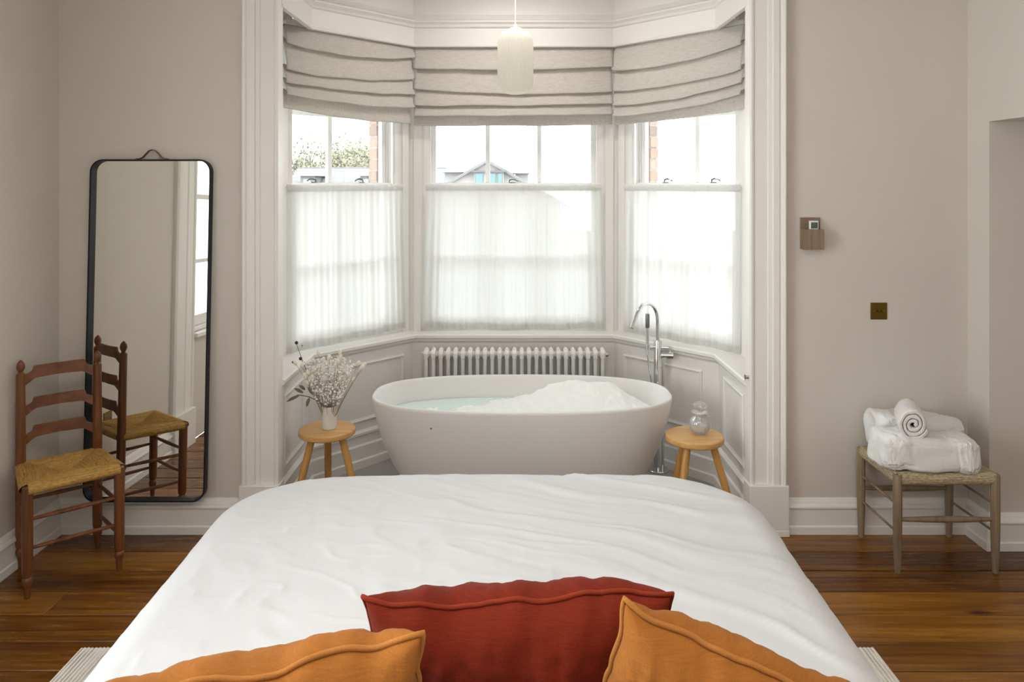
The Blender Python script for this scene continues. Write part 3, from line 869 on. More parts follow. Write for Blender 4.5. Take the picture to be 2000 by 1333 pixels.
fs = [(j * NTB + i, j * NTB + (i + 1) % NTB, (j + 1) * NTB + (i + 1) % NTB, (j + 1) * NTB + i) for j in range(len(prof) - 1) for i in range(NTB)]
fs += [tuple(range(NTB))[::-1], tuple((len(prof) - 1) * NTB + i for i in range(NTB))]
mb.add(vs, fs)
build(mb, 'shell', M['tub'], tub, 60)
mb = MB(); mb.lathe([(0.0, -0.001), (0.004, -0.001), (0.005, 0.002), (0.0, 0.003)], (0, 0, 0), 10, lambda x, y, z: (TX - 0.455 + x, TY - 0.3585 - z, 0.50 + y))
build(mb, 'overflow_plug', M['steel'], tub)
mb = MB()
vs = [(TX, TY, 0.462)]
for k_ in range(1, 25):
    for i in range(96):
        x, y = sup(0.750 * k_ / 24, 0.322 * k_ / 24, 2.5, 2 * pi * i / 96); vs.append((TX + x, TY + y, 0.462 + 0.0015 * fbm(x * 6, y * 6, 0, 2)))
fs = [(0, 1 + i, 1 + (i + 1) % 96) for i in range(96)] + [(1 + j * 96 + i, 1 + (j + 1) * 96 + i, 1 + (j + 1) * 96 + (i + 1) % 96, 1 + j * 96 + (i + 1) % 96) for j in range(23) for i in range(96)]
mb.add(vs, fs)
tag(build(mb, 'bath_water', M['water'], None, True), 'pale turquoise bath water inside the white tub', 'water')
def foam_h(x, y):
    # hump towards the tap end and the back, thinning out towards the flowers
    h = 0.140 * math.exp(-(((x - 0.27) / 0.26) ** 2 + ((y - 0.07) / 0.20) ** 2))
    h += 0.085 * math.exp(-(((x - 0.50) / 0.17) ** 2 + ((y - 0.02) / 0.2) ** 2))
    h += 0.045 * math.exp(-(((x - 0.02) / 0.28) ** 2 + ((y + 0.02) / 0.2) ** 2))
    h += 0.014 * math.exp(-(((x + 0.36) / 0.26) ** 2 + ((y - 0.02) / 0.17) ** 2))
    h += 0.016 * fbm(x * 9, y * 9, 2, 3) * smooth01(h / 0.05) + 0.005 * fbm(x * 30, y * 30, 5, 2) + 0.012 * fbm(x * 4, y * 4, 8, 2)
    d = (abs(x) / 0.745) ** 2.5 + (abs(y) / 0.318) ** 2.5
    return (h - 0.010) * smooth01((1.0 - d) / 0.12)
mb = MB(); nx, ny = 220, 96
vs = []; idx = {}
fs = []
def fv(i, j):
    if (i, j) not in idx:
        x = lerp(-0.75, 0.75, i / nx); y = lerp(-0.322, 0.322, j / ny)
        idx[(i, j)] = len(vs); vs.append((TX + x, TY + y, 0.4605 + max(-0.004, foam_h(x, y))))
    return idx[(i, j)]
for i in range(nx):
    for j in range(ny):
        x = lerp(-0.75, 0.75, (i + 0.5) / nx); y = lerp(-0.322, 0.322, (j + 0.5) / ny)
        if foam_h(x, y) > 0.0004 and (abs(x) / 0.745) ** 2.5 + (abs(y) / 0.318) ** 2.5 < 0.985:
            fs.append((fv(i, j), fv(i + 1, j), fv(i + 1, j + 1), fv(i, j + 1)))
mb.add(vs, fs)
tag(build(mb, 'bath_foam', M['foam'], None, True), 'white mound of bubble bath foam floating in the tub', 'foam', None, 'stuff')

# ------------------------------------------------------------------ floor-standing tap
px, py = 0.872, 4.462
tap = root('bath_tap', (px, py, 0), 'floor-standing chrome bath tap with hand shower beside the tub', 'tap')
mb = MB(); mb.lathe([(0.0, 0.0), (0.062, 0.0), (0.062, 0.010), (0.058, 0.014), (0.0, 0.014)], (px, py, 0), 40); build(mb, 'floor_plate', M['chrome'], tap)
mb = MB(); mb.lathe([(0.0235, 0.014), (0.0235, 0.772), (0.0215, 0.778), (0.0, 0.778)], (px - 0.004, py, 0), 28)
mb.lathe([(0.0105, 0.014), (0.0105, 0.70)], (px + 0.028, py + 0.012, 0), 16)
build(mb, 'column', M['chrome'], tap)
d = Vector((-0.72, -0.69, 0)).normalized()
pts = []; b0 = Vector((px - 0.004, py, 0.76))
pts += [b0, b0 + Vector((0, 0, 0.10)), b0 + Vector((0, 0, 0.138))]
Rg = 0.112
for q in range(1, 15):
    a = q / 14 * radians(152); pts.append(b0 + Vector((0, 0, 0.138)) + d * (Rg * (1 - cos(a))) + Vector((0, 0, Rg * sin(a))))
e = (pts[-1] - pts[-2]).normalized(); pts += [pts[-1] + e * 0.03, pts[-1] + e * 0.075]
mb = MB(); mb.tube(pts, 0.0115, 16); mb.tube([pts[-1] - e * 0.004, pts[-1] + e * 0.004], 0.0125, 16)
build(mb, 'spout', M['chrome'], tap)
mb = MB(); mb.tube([(px - 0.004, py - 0.005, 0.742), (px - 0.068, py - 0.03, 0.742)], 0.009, 12); mb.lathe([(0.014, -0.016), (0.014, 0.016)], (px - 0.07, py - 0.03, 0.742), 14)
build(mb, 'shower_bracket', M['chrome'], tap)
hx, hy = px - 0.07, py - 0.03
mb = MB(); mb.lathe([(0.0, 0.70), (0.008, 0.70), (0.010, 0.74), (0.0095, 0.86), (0.0, 0.862)], (hx, hy, 0), 16)
hs = build(mb, 'hand_shower', M['chrome'], tap)
mb = MB(); mb.lathe([(0.0, 0.858), (0.0115, 0.858), (0.0125, 0.865), (0.0125, 0.935), (0.010, 0.942), (0.0, 0.943)], (hx, hy, 0), 18)
build(mb, 'spray_head', M['steel'], hs)
mb = MB()
hp = []
for q in range(31):
    t = q / 30
    hp.append((lerp(hx, px - 0.01, t ** 1.3) - 0.0 + 0.012 * sin(pi * t), hy - 0.035 * sin(pi * t) + (py - 0.026 - hy) * t, 0.705 - 0.30 * sin(pi * min(1, t * 0.75)) * 0.9 + 0.02 * t))
mb.tube(hp, 0.0055, 8); build(mb, 'shower_hose', M['chrome'], tap)
mb = MB(); mb.tube([(px, py, 0.69), (px + 0.062, py - 0.012, 0.69)], 0.014, 16); mb.tube([(px + 0.048, py - 0.009, 0.69), (px + 0.085, py - 0.016, 0.69)], 0.020, 18)
mb.tube([(px + 0.07, py - 0.012, 0.69), (px + 0.07, py - 0.012, 0.722)], 0.004, 8)
build(mb, 'mixer_handle', M['chrome'], tap)
mb = MB(); mb.tube([(px, py, 0.735), (px + 0.046, py - 0.008, 0.735)], 0.010, 14); mb.tube([(px + 0.036, py - 0.006, 0.735), (px + 0.06, py - 0.011, 0.735)], 0.013, 14)
build(mb, 'diverter_knob', M['chrome'], tap)

# ------------------------------------------------------------------ column radiator
RX0, RX1, RY = -0.562, 0.592, 4.735
NS = 25
pitch = (RX1 - RX0) / NS
rad = root('radiator', ((RX0 + RX1) / 2, RY, 0), 'white cast column radiator under the middle bay window', 'radiator')
mb = MB(); x0 = RX0 + pitch / 2
for dy in (-0.035, 0.0, 0.035):
    mb.tube([(x0, RY + dy, 0.115), (x0, RY + dy, 0.618)], 0.0125, 10)
def head(zc, sg):
    pr = []
    for q in range(13):
        a = pi * q / 12
        pr.append((cos(a), sin(a)))
    vs = []
    for hw in (-1, 1):
        for c_, s_ in pr: vs.append((x0 + hw * 0.0135, RY + 0.05 * c_, zc + sg * 0.030 * s_))
    n = len(pr)
    mb.add(vs, [tuple(range(n)), tuple(range(n, 2 * n))[::-1]] + [(i, n + i, n + (i + 1) % n, (i + 1) % n) for i in range(n)])
head(0.640, 1); head(0.094, -1)
mb.ball((x0, RY - 0.002, 0.660), (0.014, 0.030, 0.018), 10, 7)
mb.box(x0 - 0.0135, x0 + 0.0135, RY - 0.049, RY + 0.049, 0.612, 0.642); mb.box(x0 - 0.0135, x0 + 0.0135, RY - 0.049, RY + 0.049, 0.092, 0.120)
for z in (0.632, 0.10):
    mb.tube([(x0 - pitch / 2, RY, z), (x0 + pitch / 2, RY, z)], 0.021, 12)
sec = build(mb, 'section', M['radiator'], rad, 40, bevel=0.004, seg=2)
for i in range(1, NS):
    dup(sec, (pitch * i, 0, 0))
for x in (RX0 + pitch * 1.5, RX1 - pitch * 1.5):
    mb = MB(); mb.box(x - 0.016, x + 0.016, RY - 0.05, RY + 0.05, 0.0, 0.07); build(mb, 'foot', M['radiator'], rad, bevel=0.006)
mb = MB(); mb.tube([(RX1 - 0.001, RY, 0.632), (RX1 + 0.014, RY, 0.632)], 0.017, 12); mb.tube([(RX1 + 0.012, RY, 0.632), (RX1 + 0.02, RY, 0.632)], 0.007, 8)
build(mb, 'bleed_valve', M['chrome'], rad)
mb = MB(); mb.tube([(RX1 - 0.001, RY, 0.10), (RX1 + 0.045, RY, 0.10)], 0.011, 10); mb.tube([(RX1 + 0.045, RY, 0.002), (RX1 + 0.045, RY, 0.16)], 0.009, 10)
mb.lathe([(0.0, 0.15), (0.016, 0.15), (0.018, 0.19), (0.0, 0.20)], (RX1 + 0.045, RY, 0), 14)
build(mb, 'inlet_valve', M['chrome'], rad)

# ------------------------------------------------------------------ round oak side stools
def side_stool(x, y, R, ztop, rot, lab):
    r = root('side_stool', (x, y, 0), lab, 'stool', 'round oak side stools')
    mb = MB(); t = 0.030
    mb.lathe([(0, ztop - t), (R - 0.006, ztop - t), (R - 0.001, ztop - t + 0.005), (R, ztop - t * 0.5), (R - 0.002, ztop - 0.004), (R - 0.007, ztop), (0, ztop)], (x, y, 0), 56)
    build(mb, 'seat', M['oaktop'], r, 30)
    ft = []; 
    for k_ in range(3):
        a = rot + k_ * 2 * pi / 3
        d = Vector((cos(a), sin(a), 0))
        top = Vector((x, y, ztop - t - 0.0)) + d * (R * 0.58); bot = Vector((x, y, 0.0)) + d * (R * 1.42)
        ft.append((top, bot))
        mb = MB(); ax = (bot - top).normalized()
        mb.tube([top + ax * 0.001, lerp(top, bot, 0.5), bot - ax * 0.006], [0.0185, 0.0190, 0.0155], 16)
        build(mb, 'leg', M['oak'], r, 40)
    p = [lerp(a, b, 0.70) for a, b in ft]
    mb = MB(); mb.tube([p[0], p[2]], 0.0105, 12); build(mb, 'stretcher', M['oak'], r)
    m = (p[0] + p[2]) / 2
    mb = MB(); mb.tube([m, p[1]], 0.0105, 12); build(mb, 'stretcher', M['oak'], r)
    return r
SLX, SLY = -0.954, 3.865
SRX, SRY = 0.918, 3.765
side_stool(SLX, SLY, 0.145, 0.45, radians(-18), 'round three-legged oak stool carrying the vase of dried flowers')
side_stool(SRX, SRY, 0.145, 0.45, radians(-8), 'round three-legged oak stool carrying the clear glass jar')

# vase and dried flowers
VX, VY = SLX + 0.012, SLY + 0.0
vase = root('vase', (VX, VY, 0.4505), 'small cream ceramic cylinder vase on the oak stool', 'vase')
mb = MB(); mb.lathe([(0.0, 0.0), (0.035, 0.0), (0.038, 0.003), (0.038, 0.114), (0.0365, 0.116), (0.0345, 0.114), (0.0345, 0.008), (0.0, 0.008)], (VX, VY, 0.4505), 36)
build(mb, 'body', M['ceramic'], vase, 40)
rf = random.Random(21)
def stem_curve(base, tip, bow):
    b, t = Vector(base), Vector(tip); mid = (b + t) / 2 + Vector(bow)
    return [(1 - q) ** 2 * b + 2 * q * (1 - q) * mid + q * q * t for q in [i / 7 for i in range(8)]]
ZV = 0.52
def stem_base(tip):
    d = Vector((tip[0] - VX, tip[1] - VY, 0)); 
    if d.length > 1e-5: d = d.normalized() * min(0.028, d.length * 0.25)
    return (VX + d.x, VY + d.y, 0.5)
def PXZ(x, y, Y):   # a point at depth Y seen at photo pixel x, y (used once to measure, gives world coordinates)
    return ((x - 1000) * Y / 1463, Y, CAMZ - (y - 358) * Y / 1463)
tails = [(622, 690), (632, 703), (612, 706), (640, 712), (655, 716), (664, 688), (664, 700), (660, 708), (672, 726), (648, 730), (684, 722), (700, 710), (707, 718), (705, 723), (711, 714), (690, 742), (677, 748), (667, 752),
         (661, 746), (655, 740), (612, 722), (603, 729), (610, 738), (616, 748), (600, 748), (626, 734), (634, 742), (640, 752), (650, 760), (604, 760), (620, 762), (670, 738), (630, 720), (643, 698), (596, 735), (680, 733), (590, 716), (576, 709), (628, 755), (660, 764)]
for i, (a, b) in enumerate(tails):
    Y = VY + rf.uniform(-0.11, 0.11)
    tip = PXZ(a, b, Y)
    dn = ''
    r = root('dried_grass_stem', stem_base(tip), 'dried bunny-tail grass with a cream tuft in the ceramic vase', 'dried flower', 'bunny-tail grasses in the vase')
    cv = stem_curve(stem_base(tip), tip, (rf.uniform(-.015, .015), rf.uniform(-.015, .015), 0.01))
    mb = MB(); mb.tube(cv, 0.0011, 5); build(mb, 'stem', M['stem'], r)
    ax = (cv[-1] - cv[-2]).normalized()
    s = ax.orthogonal().normalized(); w = ax.cross(s)
    L_ = rf.uniform(0.014, 0.019); q_ = rf.uniform(0.0085, 0.0115)
    c = cv[-1]
    mb = MB()
    mp_ = lambda x, y, z, c=c, s=s, w=w, ax=ax: tuple(c + s * x + w * y + ax * z)
    mb.ball((0, 0, 0), (q_, q_, L_), 9, 7, mp_)
    for h_ in range(46):
        th = rf.uniform(0, 2 * pi); zz = rf.uniform(-0.9, 1)
        rr_ = q_ * sqrt(max(0, 1 - zz * zz)); p0 = (rr_ * cos(th), rr_ * sin(th), zz * L_); k_ = 1.0 + 0.006 / max(q_, 0.001) * rf.uniform(0.3, 0.9)
        p1 = (p0[0] * k_ + rf.uniform(-.001, .001), p0[1] * k_, p0[2] * (1 + 0.25 * (k_ - 1)) + 0.004)
        o_ = (0.0005, 0.0005, 0)
        mb.add([(p0[0] - .0005, p0[1], p0[2]), (p0[0] + .0005, p0[1], p0[2]), (p0[0], p0[1] + .0005, p0[2]), p1], [(0, 1, 3), (1, 2, 3), (2, 0, 3)], mp_)
    build(mb, 'tuft', M['bunny'], r, True)
# filler sprays of tiny florets (nobody could count them)
mb = MB()
for i in range(46):
    a = rf.uniform(595, 688); b = rf.uniform(690, 775)
    if (a - 642) ** 2 / 46 ** 2 + (b - 735) ** 2 / 50 ** 2 > 1: continue
    Y = VY + rf.uniform(-.08, .08); tip = PXZ(a, b, Y); cv = stem_curve(stem_base(tip), tip, (0, 0, 0.01))
    mb.tube(cv, 0.0006, 4)
tag(build(mb, 'dried_spray_stems', M['stem'], None, True), 'fine straw stems of dried filler in the ceramic vase', 'dried flower', None, 'stuff')
mb = MB()
for i in range(1500):
    a = rf.gauss(640, 24); b = rf.gauss(748, 26)
    if b > 792 or b < 695 or abs(a - 642) > 20 + 0.42 * (792 - b): continue
    Y = VY + rf.uniform(-.09, .06); p = PXZ(a, b, Y)
    mb.ball(p, rf.uniform(0.003, 0.0062), 6, 5)
tag(build(mb, 'dried_florets', M['tiny'], None, True), 'tiny white dried florets massed low in the vase', 'dried flower', None, 'stuff')
mb = MB()
# dark twig with seed pods
tw = root('dried_twig', (VX, VY, 0.5), 'dark dried twig with round seed pods rising highest from the vase', 'dried flower')
cv = stem_curve((VX - 0.012, VY, 0.5), PXZ(579, 672, VY - 0.03), (-0.02, 0, 0.02))
mb = MB(); mb.tube(cv, [0.0022, 0.0021, 0.002, 0.0019, 0.0018, 0.0016, 0.0014, 0.0012], 6)
for a, b in ((587, 702), (597, 712)):
    mb.tube([cv[5], Vector(PXZ(a, b, VY - 0.03))], 0.001, 5)
build(mb, 'stem', M['darkstem'], tw)
for a, b, q in ((579, 670, 0.0088), (587, 701, 0.0088), (590, 676, 0.003), (572, 708, 0.006)):
    m = MB(); m.ball(PXZ(a, b, VY - 0.03), q, 10, 8); build(m, 'seed_pod', M['pod'], tw, True)
# drooping leafy stalk
lf = root('dried_leaf_stalk', (VX, VY, 0.5), 'drooping dried stalk with grey-green leaves on the vase rim', 'dried flower')
cv = [Vector(PXZ(*q, VY - 0.03)) for q in ((632, 792), (618, 782), (604, 776), (590, 773), (580, 772))]
mb = MB(); mb.tube(cv, 0.0022, 6); build(mb, 'stem', M['darkstem'], lf)
for a, b, ln, an in ((585, 773, 0.07, 205), (592, 768, 0.05, 150), (604, 778, 0.045, 255), (596, 762, 0.04, 140), (612, 772, 0.05, 120)):
    p = Vector(PXZ(a, b, VY - 0.03)); d = Vector((cos(radians(an)), -0.2, sin(radians(an)))).normalized(); n_ = Vector((0.2, -0.9, 0.4)).normalized(); w = d.cross(n_).normalized()
    mb = MB()
    mb.grid(lambda i, j: tuple(p + d * (ln * i) + w * ((j - 0.5) * 0.017 * sin(pi * min(1, 0.06 + i * 0.94)) ** 0.8) + n_ * (0.012 * sin(i * 3) + 0.006 * abs(j - 0.5))), 10, 4)
    o = build(mb, 'leaf', M['dryleaf'], lf, True); so = o.modifiers.new('thickness', 'SOLIDIFY'); so.thickness = 0.0008

# glass jar
JX, JY = SRX + 0.032, SRY + 0.02
jar = root('glass_jar', (JX, JY, 0.4505), 'clear ribbed glass jar with a domed lid on the oak stool', 'jar')
mb = MB()
rib = lambda a, z: 1 + 0.022 * abs(cos(a * 9)) * max(0, 1 - ((z - 0.045) / 0.06) ** 2)
mb.lathe([(0.0, 0.0), (0.030, 0.0), (0.038, 0.006), (0.050, 0.022), (0.0545, 0.042), (0.052, 0.062), (0.043, 0.078), (0.033, 0.086), (0.031, 0.092), (0.038, 0.098), (0.040, 0.101), (0.036, 0.103), (0.028, 0.101), (0.027, 0.090),
          (0.040, 0.076), (0.048, 0.062), (0.050, 0.042), (0.046, 0.022), (0.034, 0.010), (0.0, 0.009)], (JX, JY, 0.4505), 108, rf=rib)
build(mb, 'body', M['cut'], jar, True)
mb = MB(); mb.lathe([(0.0, 0.099), (0.024, 0.099), (0.026, 0.1035), (0.041, 0.105), (0.042, 0.109), (0.034, 0.114), (0.026, 0.119), (0.026, 0.123), (0.034, 0.131), (0.036, 0.139), (0.033, 0.148), (0.022, 0.155), (0.0, 0.157)], (JX, JY, 0.4505), 72, rf=lambda a, z: 1 + 0.02 * abs(cos(a * 9)))
build(mb, 'lid', M['cut'], jar, True)

# ------------------------------------------------------------------ wall mirror
MX0, MX1 = (178 - 1000) * 3.655 / 1463, (413.5 - 1000) * 3.655 / 1463
MW = MX1 - MX0; MH = 1.655
mcx = (MX0 + MX1) / 2
mir = root('wall_mirror', (mcx, 3.64, 0.176), 'tall mirror in a thin rounded blue-black frame behind the ladder-back chair', 'mirror')
TIL = radians(1.35)
def mm(x, y, z):   # local: x across, y out of the wall towards the room, z up
    return (mcx - 0.008 * (1 - z / MH) * 2.0 + x, 3.648 - y * cos(TIL) - 0.002 + z * sin(TIL) - 0.006, 0.176 + z * cos(TIL) + y * sin(TIL))
def rr2(w, h, r, n=10):
    p = []
    for cx_, cz_, a0 in ((w / 2 - r, h - r, 0), (-w / 2 + r, h - r, 90), (-w / 2 + r, r, 180), (w / 2 - r, r, 270)):
        for q in range(n + 1):
            a = radians(a0 + 90 * q / n); p.append((cx_ + r * cos(a), cz_ + r * sin(a)))
    return p
mb = MB()
o_ = rr2(MW, MH, 0.062); i_ = [(x, z + 0.007) for x, z in rr2(MW - 0.014, MH - 0.014, 0.055)]
n = len(o_)
vs = []
for ring, y in ((o_, 0.0), (o_, 0.034), (i_, 0.034), (i_, 0.008), (i_, 0.0)):
    vs += [(x, y, z) for x, z in ring]
mb.add(vs, [(k_ * n + i, k_ * n + (i + 1) % n, (k_ + 1) * n + (i + 1) % n, (k_ + 1) * n + i) for k_ in range(4) for i in range(n)] + [(4 * n + i, 4 * n + (i + 1) % n, (i + 1) % n, i) for i in range(n)], mm)
build(mb, 'frame', M['frame'], mir, 40)
mb = MB(); g_ = [(x, z + 0.007) for x, z in rr2(MW - 0.0145, MH - 0.0145, 0.055)]
mb.add([(x, 0.008, z) for x, z in g_] + [(x, 0.003, z) for x, z in g_], [tuple(range(n)), tuple(range(n, 2 * n))[::-1]] + [(i, n + i, n + (i + 1) % n, (i + 1) % n) for i in range(n)], mm)
build(mb, 'mirror_glass', M['mirror'], mir, False)
mb = MB()
cv = []
for x, z in ((-0.075, 0.002), (-0.055, 0.003), (-0.040, 0.010), (-0.026, 0.026), (-0.012, 0.042), (0.004, 0.047), (0.018, 0.043), (0.034, 0.028), (0.048, 0.012), (0.060, 0.004), (0.080, 0.002)):
    cv.append((x, z))
vs = []
for (x, z) in cv:
    for (dy, dz) in ((0.010, 0.0), (0.030, 0.0), (0.030, 0.0028), (0.010, 0.0028)):
        vs.append((x - 0.005, dy - 0.006, MH + z + dz))
mb.add(vs, [(j * 4 + i, j * 4 + (i + 1) % 4, (j + 1) * 4 + (i + 1) % 4, (j + 1) * 4 + i) for j in range(len(cv) - 1) for i in range(4)] + [(3, 2, 1, 0), tuple(len(vs) - 4 + i for i in range(4))], mm)
build(mb, 'strap', M['leather'], mir, 50)

# ------------------------------------------------------------------ rush seats
def rush_seat(A, B, C_, D, ztop, tk, sag, pitch_, over=0.010):
    """A front-a, B front-b, C back-b, D back-a (2-D points); strands run parallel to each edge"""
    P = [Vector((p[0], p[1])) for p in (A, B, C_, D)]
    cen = sum(P, Vector((0, 0))) / 4
    w = (P[1] - P[0]).length; d = (P[3] - P[0]).length
    fr, bk = (P[0] + P[1]) / 2, (P[2] + P[3]) / 2
    lf_, rt_ = (P[0] + P[3]) / 2, (P[1] + P[2]) / 2
    # centre seam lies along the longer direction
    if w >= d:
        k_ = 0.5 * d / w; s1, s2 = lerp(lf_, rt_, k_), lerp(lf_, rt_, 1 - k_)
        ends = [(s1, s2), (s2, s2), (s2, s1), (s1, s1)]
    else:
        k_ = 0.5 * w / d; s1, s2 = lerp(fr, bk, k_), lerp(fr, bk, 1 - k_)
        ends = [(s1, s1), (s1, s2), (s2, s2), (s2, s1)]
    mb = MB()
    half = min(w, d) / 2
    ns = int(half / pitch_)
    wrap = 10
    rows = [(-1, a) for a in [i / wrap for i in range(wrap)]] + [(1, i / (ns * 4)) for i in range(ns * 4 + 1)]
    for e in range(4):
        p, q = P[e], P[(e + 1) % 4]; c1, c2 = ends[e]
        out = Vector(((q - p).y, -(q - p).x)).normalized()
        if out.dot((p + q) / 2 - cen) < 0: out = -out
        nu = 26; vs = []; uv = []
        for kd, t in rows:
            for i in range(nu + 1):
                s = i / nu
                e0 = lerp(p, q, s)
                if kd < 0:
                    an = -pi / 2 + t * pi       # wraps the rail from below to the top
                    xy = e0 + out * (over * cos(an)); z = ztop - tk / 2 + tk / 2 * sin(an); tt = -(1 - t) * tk * 1.5
                    bul = 1 + 0.0 * s
                    z -= 0.0
                else:
                    xy = lerp(e0, lerp(c1, c2, s), t)
                    z = ztop - sag * smooth01(t * 1.1) + 0.0
                    # plump towards the middle of each wedge, creased along the diagonals
                    z += 0.014 * sin(pi * min(1, t * 1.0)) * sin(pi * s) * (1 - t)
                    tt = t * half
                z += 0.0011 * sin(2 * pi * tt / pitch_) + 0.0012 * fbm(xy.x * 40, xy.y * 40, e, 2)
                vs.append((xy.x, xy.y, z)); uv.append(((s - 0.5) * (q - p).length * lerp(1, 0.0 if c1 == c2 else 1, max(0, t if kd > 0 else 0)) + e, tt))
        fs = [(j * (nu + 1) + i, j * (nu + 1) + i + 1, (j + 1) * (nu + 1) + i + 1, (j + 1) * (nu + 1) + i) for j in range(len(rows) - 1) for i in range(nu)]
        mb.add(vs, fs, None, uv)
    # underside
    k0 = len(mb.v)
    mb.add([(p.x, p.y, ztop - tk) for p in P], [(0, 1, 2, 3)])
    return mb

# ------------------------------------------------------------------ ladder-back chair
FLp, FRp, RRp, RLp = Vector((-2.000, 3.09)), Vector((-1.738, 3.315)), Vector((-1.954, 3.53)), Vector((-2.190, 3.338))
chair = root('ladder_back_chair', (-1.97, 3.32, 0), 'reddish wooden ladder-back chair with golden rush seat in front of the mirror', 'chair')
def turned(p, prof, lean=(0, 0), n=16):
    mb = MB(); mb.lathe(prof, (0, 0, 0), n, lambda x, y, z: (p.x + x + lean[0] * z, p.y + y + lean[1] * z, z)); return mb
foot = [(0.0, 0.0005), (0.0105, 0.0005), (0.0125, 0.045), (0.014, 0.052), (0.0185, 0.060), (0.0205, 0.072), (0.019, 0.082), (0.0145, 0.088), (0.018, 0.094), (0.0205, 0.105)]
for p in (FLp, FRp):
    build(turned(p, foot + [(0.0215, 0.20), (0.0215, 0.44), (0.020, 0.458), (0.014, 0.464), (0.0, 0.465)]), 'front_leg', M['chairwood'], chair)
fin = [(0.0185, 0.80), (0.0185, 0.862), (0.012, 0.868), (0.0095, 0.873), (0.012, 0.878), (0.0165, 0.888), (0.0175, 0.898), (0.0150, 0.910), (0.0085, 0.920), (0.003, 0.925), (0.0, 0.926)]
for p in (RRp, RLp):
    build(turned(p, foot + [(0.021, 0.20), (0.021, 0.44), (0.020, 0.6)] + fin), 'back_post', M['chairwood'], chair)
bd = (RRp - RLp); bl = bd.length; bd = bd / bl; bn = Vector((-bd.y, bd.x))     # bn points to the back
if bn.dot(FLp - RLp) > 0: bn = -bn
def slat(zl, zt, zb):
    """shaped ladder slat; zl: height of the ends' top, zt: raised middle top, zb: ends' bottom"""
    mb = MB(); K = 48; vs = []
    for i in range(K + 1):
        s = i / K; x = s * bl
        m_ = abs(s - 0.5) * 2
        bow = 0.018 * (1 - m_ * m_)
        if m_ < 0.66: top = zt
        elif m_ < 0.70: top = lerp(zt, zt - 0.007, (m_ - 0.66) / 0.04)
        else: top = lerp(zt - 0.019, zl, ((m_ - 0.70) / 0.30) ** 0.8) - 0.004 * sin(pi * (m_ - 0.70) / 0.30)
        bot = zb + 0.026 * smooth01((0.92 - m_) / 0.35) + 0.004 * (1 - m_)
        for o, z in ((-0.0045, bot), (0.0045, bot), (0.0045, top), (-0.0045, top)):
            q = RLp + bd * x + bn * (bow + o); vs.append((q.x, q.y, z))
    mb.add(vs, [(j * 4 + i, j * 4 + (i + 1) % 4, (j + 1) * 4 + (i + 1) % 4, (j + 1) * 4 + i) for j in range(K) for i in range(4)] + [(3, 2, 1, 0), tuple(K * 4 + i for i in range(4))])
    return mb
for zl, zt, zb in ((0.858, 0.892, 0.809), (0.716, 0.750, 0.671), (0.587, 0.622, 0.542)):
    build(slat(zl, zt, zb), 'ladder_slat', M['slatwood'], chair, 40, bevel=0.0015)
v3 = lambda p, z: (p.x, p.y, z)
for a, b, z, q in ((FLp, FRp, 0.205, 0.0085), (FLp, FRp, 0.325, 0.0085), (RLp, RRp, 0.30, 0.008), (FLp, RLp, 0.16, 0.008), (FLp, RLp, 0.29, 0.008), (FRp, RRp, 0.16, 0.008), (FRp, RRp, 0.30, 0.008)):
    mb = MB(); A_, B_ = Vector(v3(a, z)), Vector(v3(b, z))
    mb.tube([lerp(A_, B_, t) for t in (0, 0.12, 0.5, 0.88, 1)], [q * 0.75, q * 0.9, q * 1.15, q * 0.9, q * 0.75], 10); build(mb, 'stretcher', M['chairwood'], chair)
cen = (FLp + FRp + RRp + RLp) / 4
ex = lambda p, k_: cen + (p - cen) * k_
mb = rush_seat(ex(FLp, 1.00), ex(FRp, 1.00), ex(RRp, 0.97), ex(RLp, 0.97), 0.470, 0.042, 0.020, 0.0062, 0.030)
build(mb, 'rush_seat', M['rush'], chair, True)

# ------------------------------------------------------------------ woven bench stool with towels
A_, B_, C_, D_ = Vector((1.695, 3.293)), Vector((2.125, 3.293)), Vector((2.118, 3.630)), Vector((1.692, 3.630))
st = root('woven_stool', (1.908, 3.46, 0), 'weathered timber stool with a woven seagrass seat under the towels', 'stool')
for p in (A_, B_, C_, D_):
    mb = MB(); mb.lathe([(0.0, 0.0005), (0.0125, 0.0005), (0.0145, 0.03), (0.0185, 0.16), (0.0195, 0.28), (0.0195, 0.428), (0.017, 0.434), (0.0, 0.435)], (p.x, p.y, 0), 10)
    build(mb, 'leg', M['walnut'], st, 25)
for a, b in ((A_, B_), (D_, C_)):
    mb = MB(); p, q = Vector(v3(a, 0.236)), Vector(v3(b, 0.236))
    mb.tube([lerp(p, q, t) for t in (0, 0.06, 0.3, 0.5, 0.7, 0.94, 1)], [0.007, 0.009, 0.013, 0.0145, 0.013, 0.009, 0.007], 12)
    build(mb, 'stretcher', M['walnut'], st)
for a, b in ((A_, D_), (B_, C_)):
    for z in (0.30, 0.178):
        mb = MB(); mb.tube([v3(a, z), v3(b, z)], 0.0055, 8); build(mb, 'stretcher', M['walnut'], st)
c4 = (A_ + B_ + C_ + D_) / 4
mb = rush_seat(A_, B_, C_, D_, 0.440, 0.050, 0.022, 0.0066, 0.016)
build(mb, 'woven_seat', M['cord'], st, True)

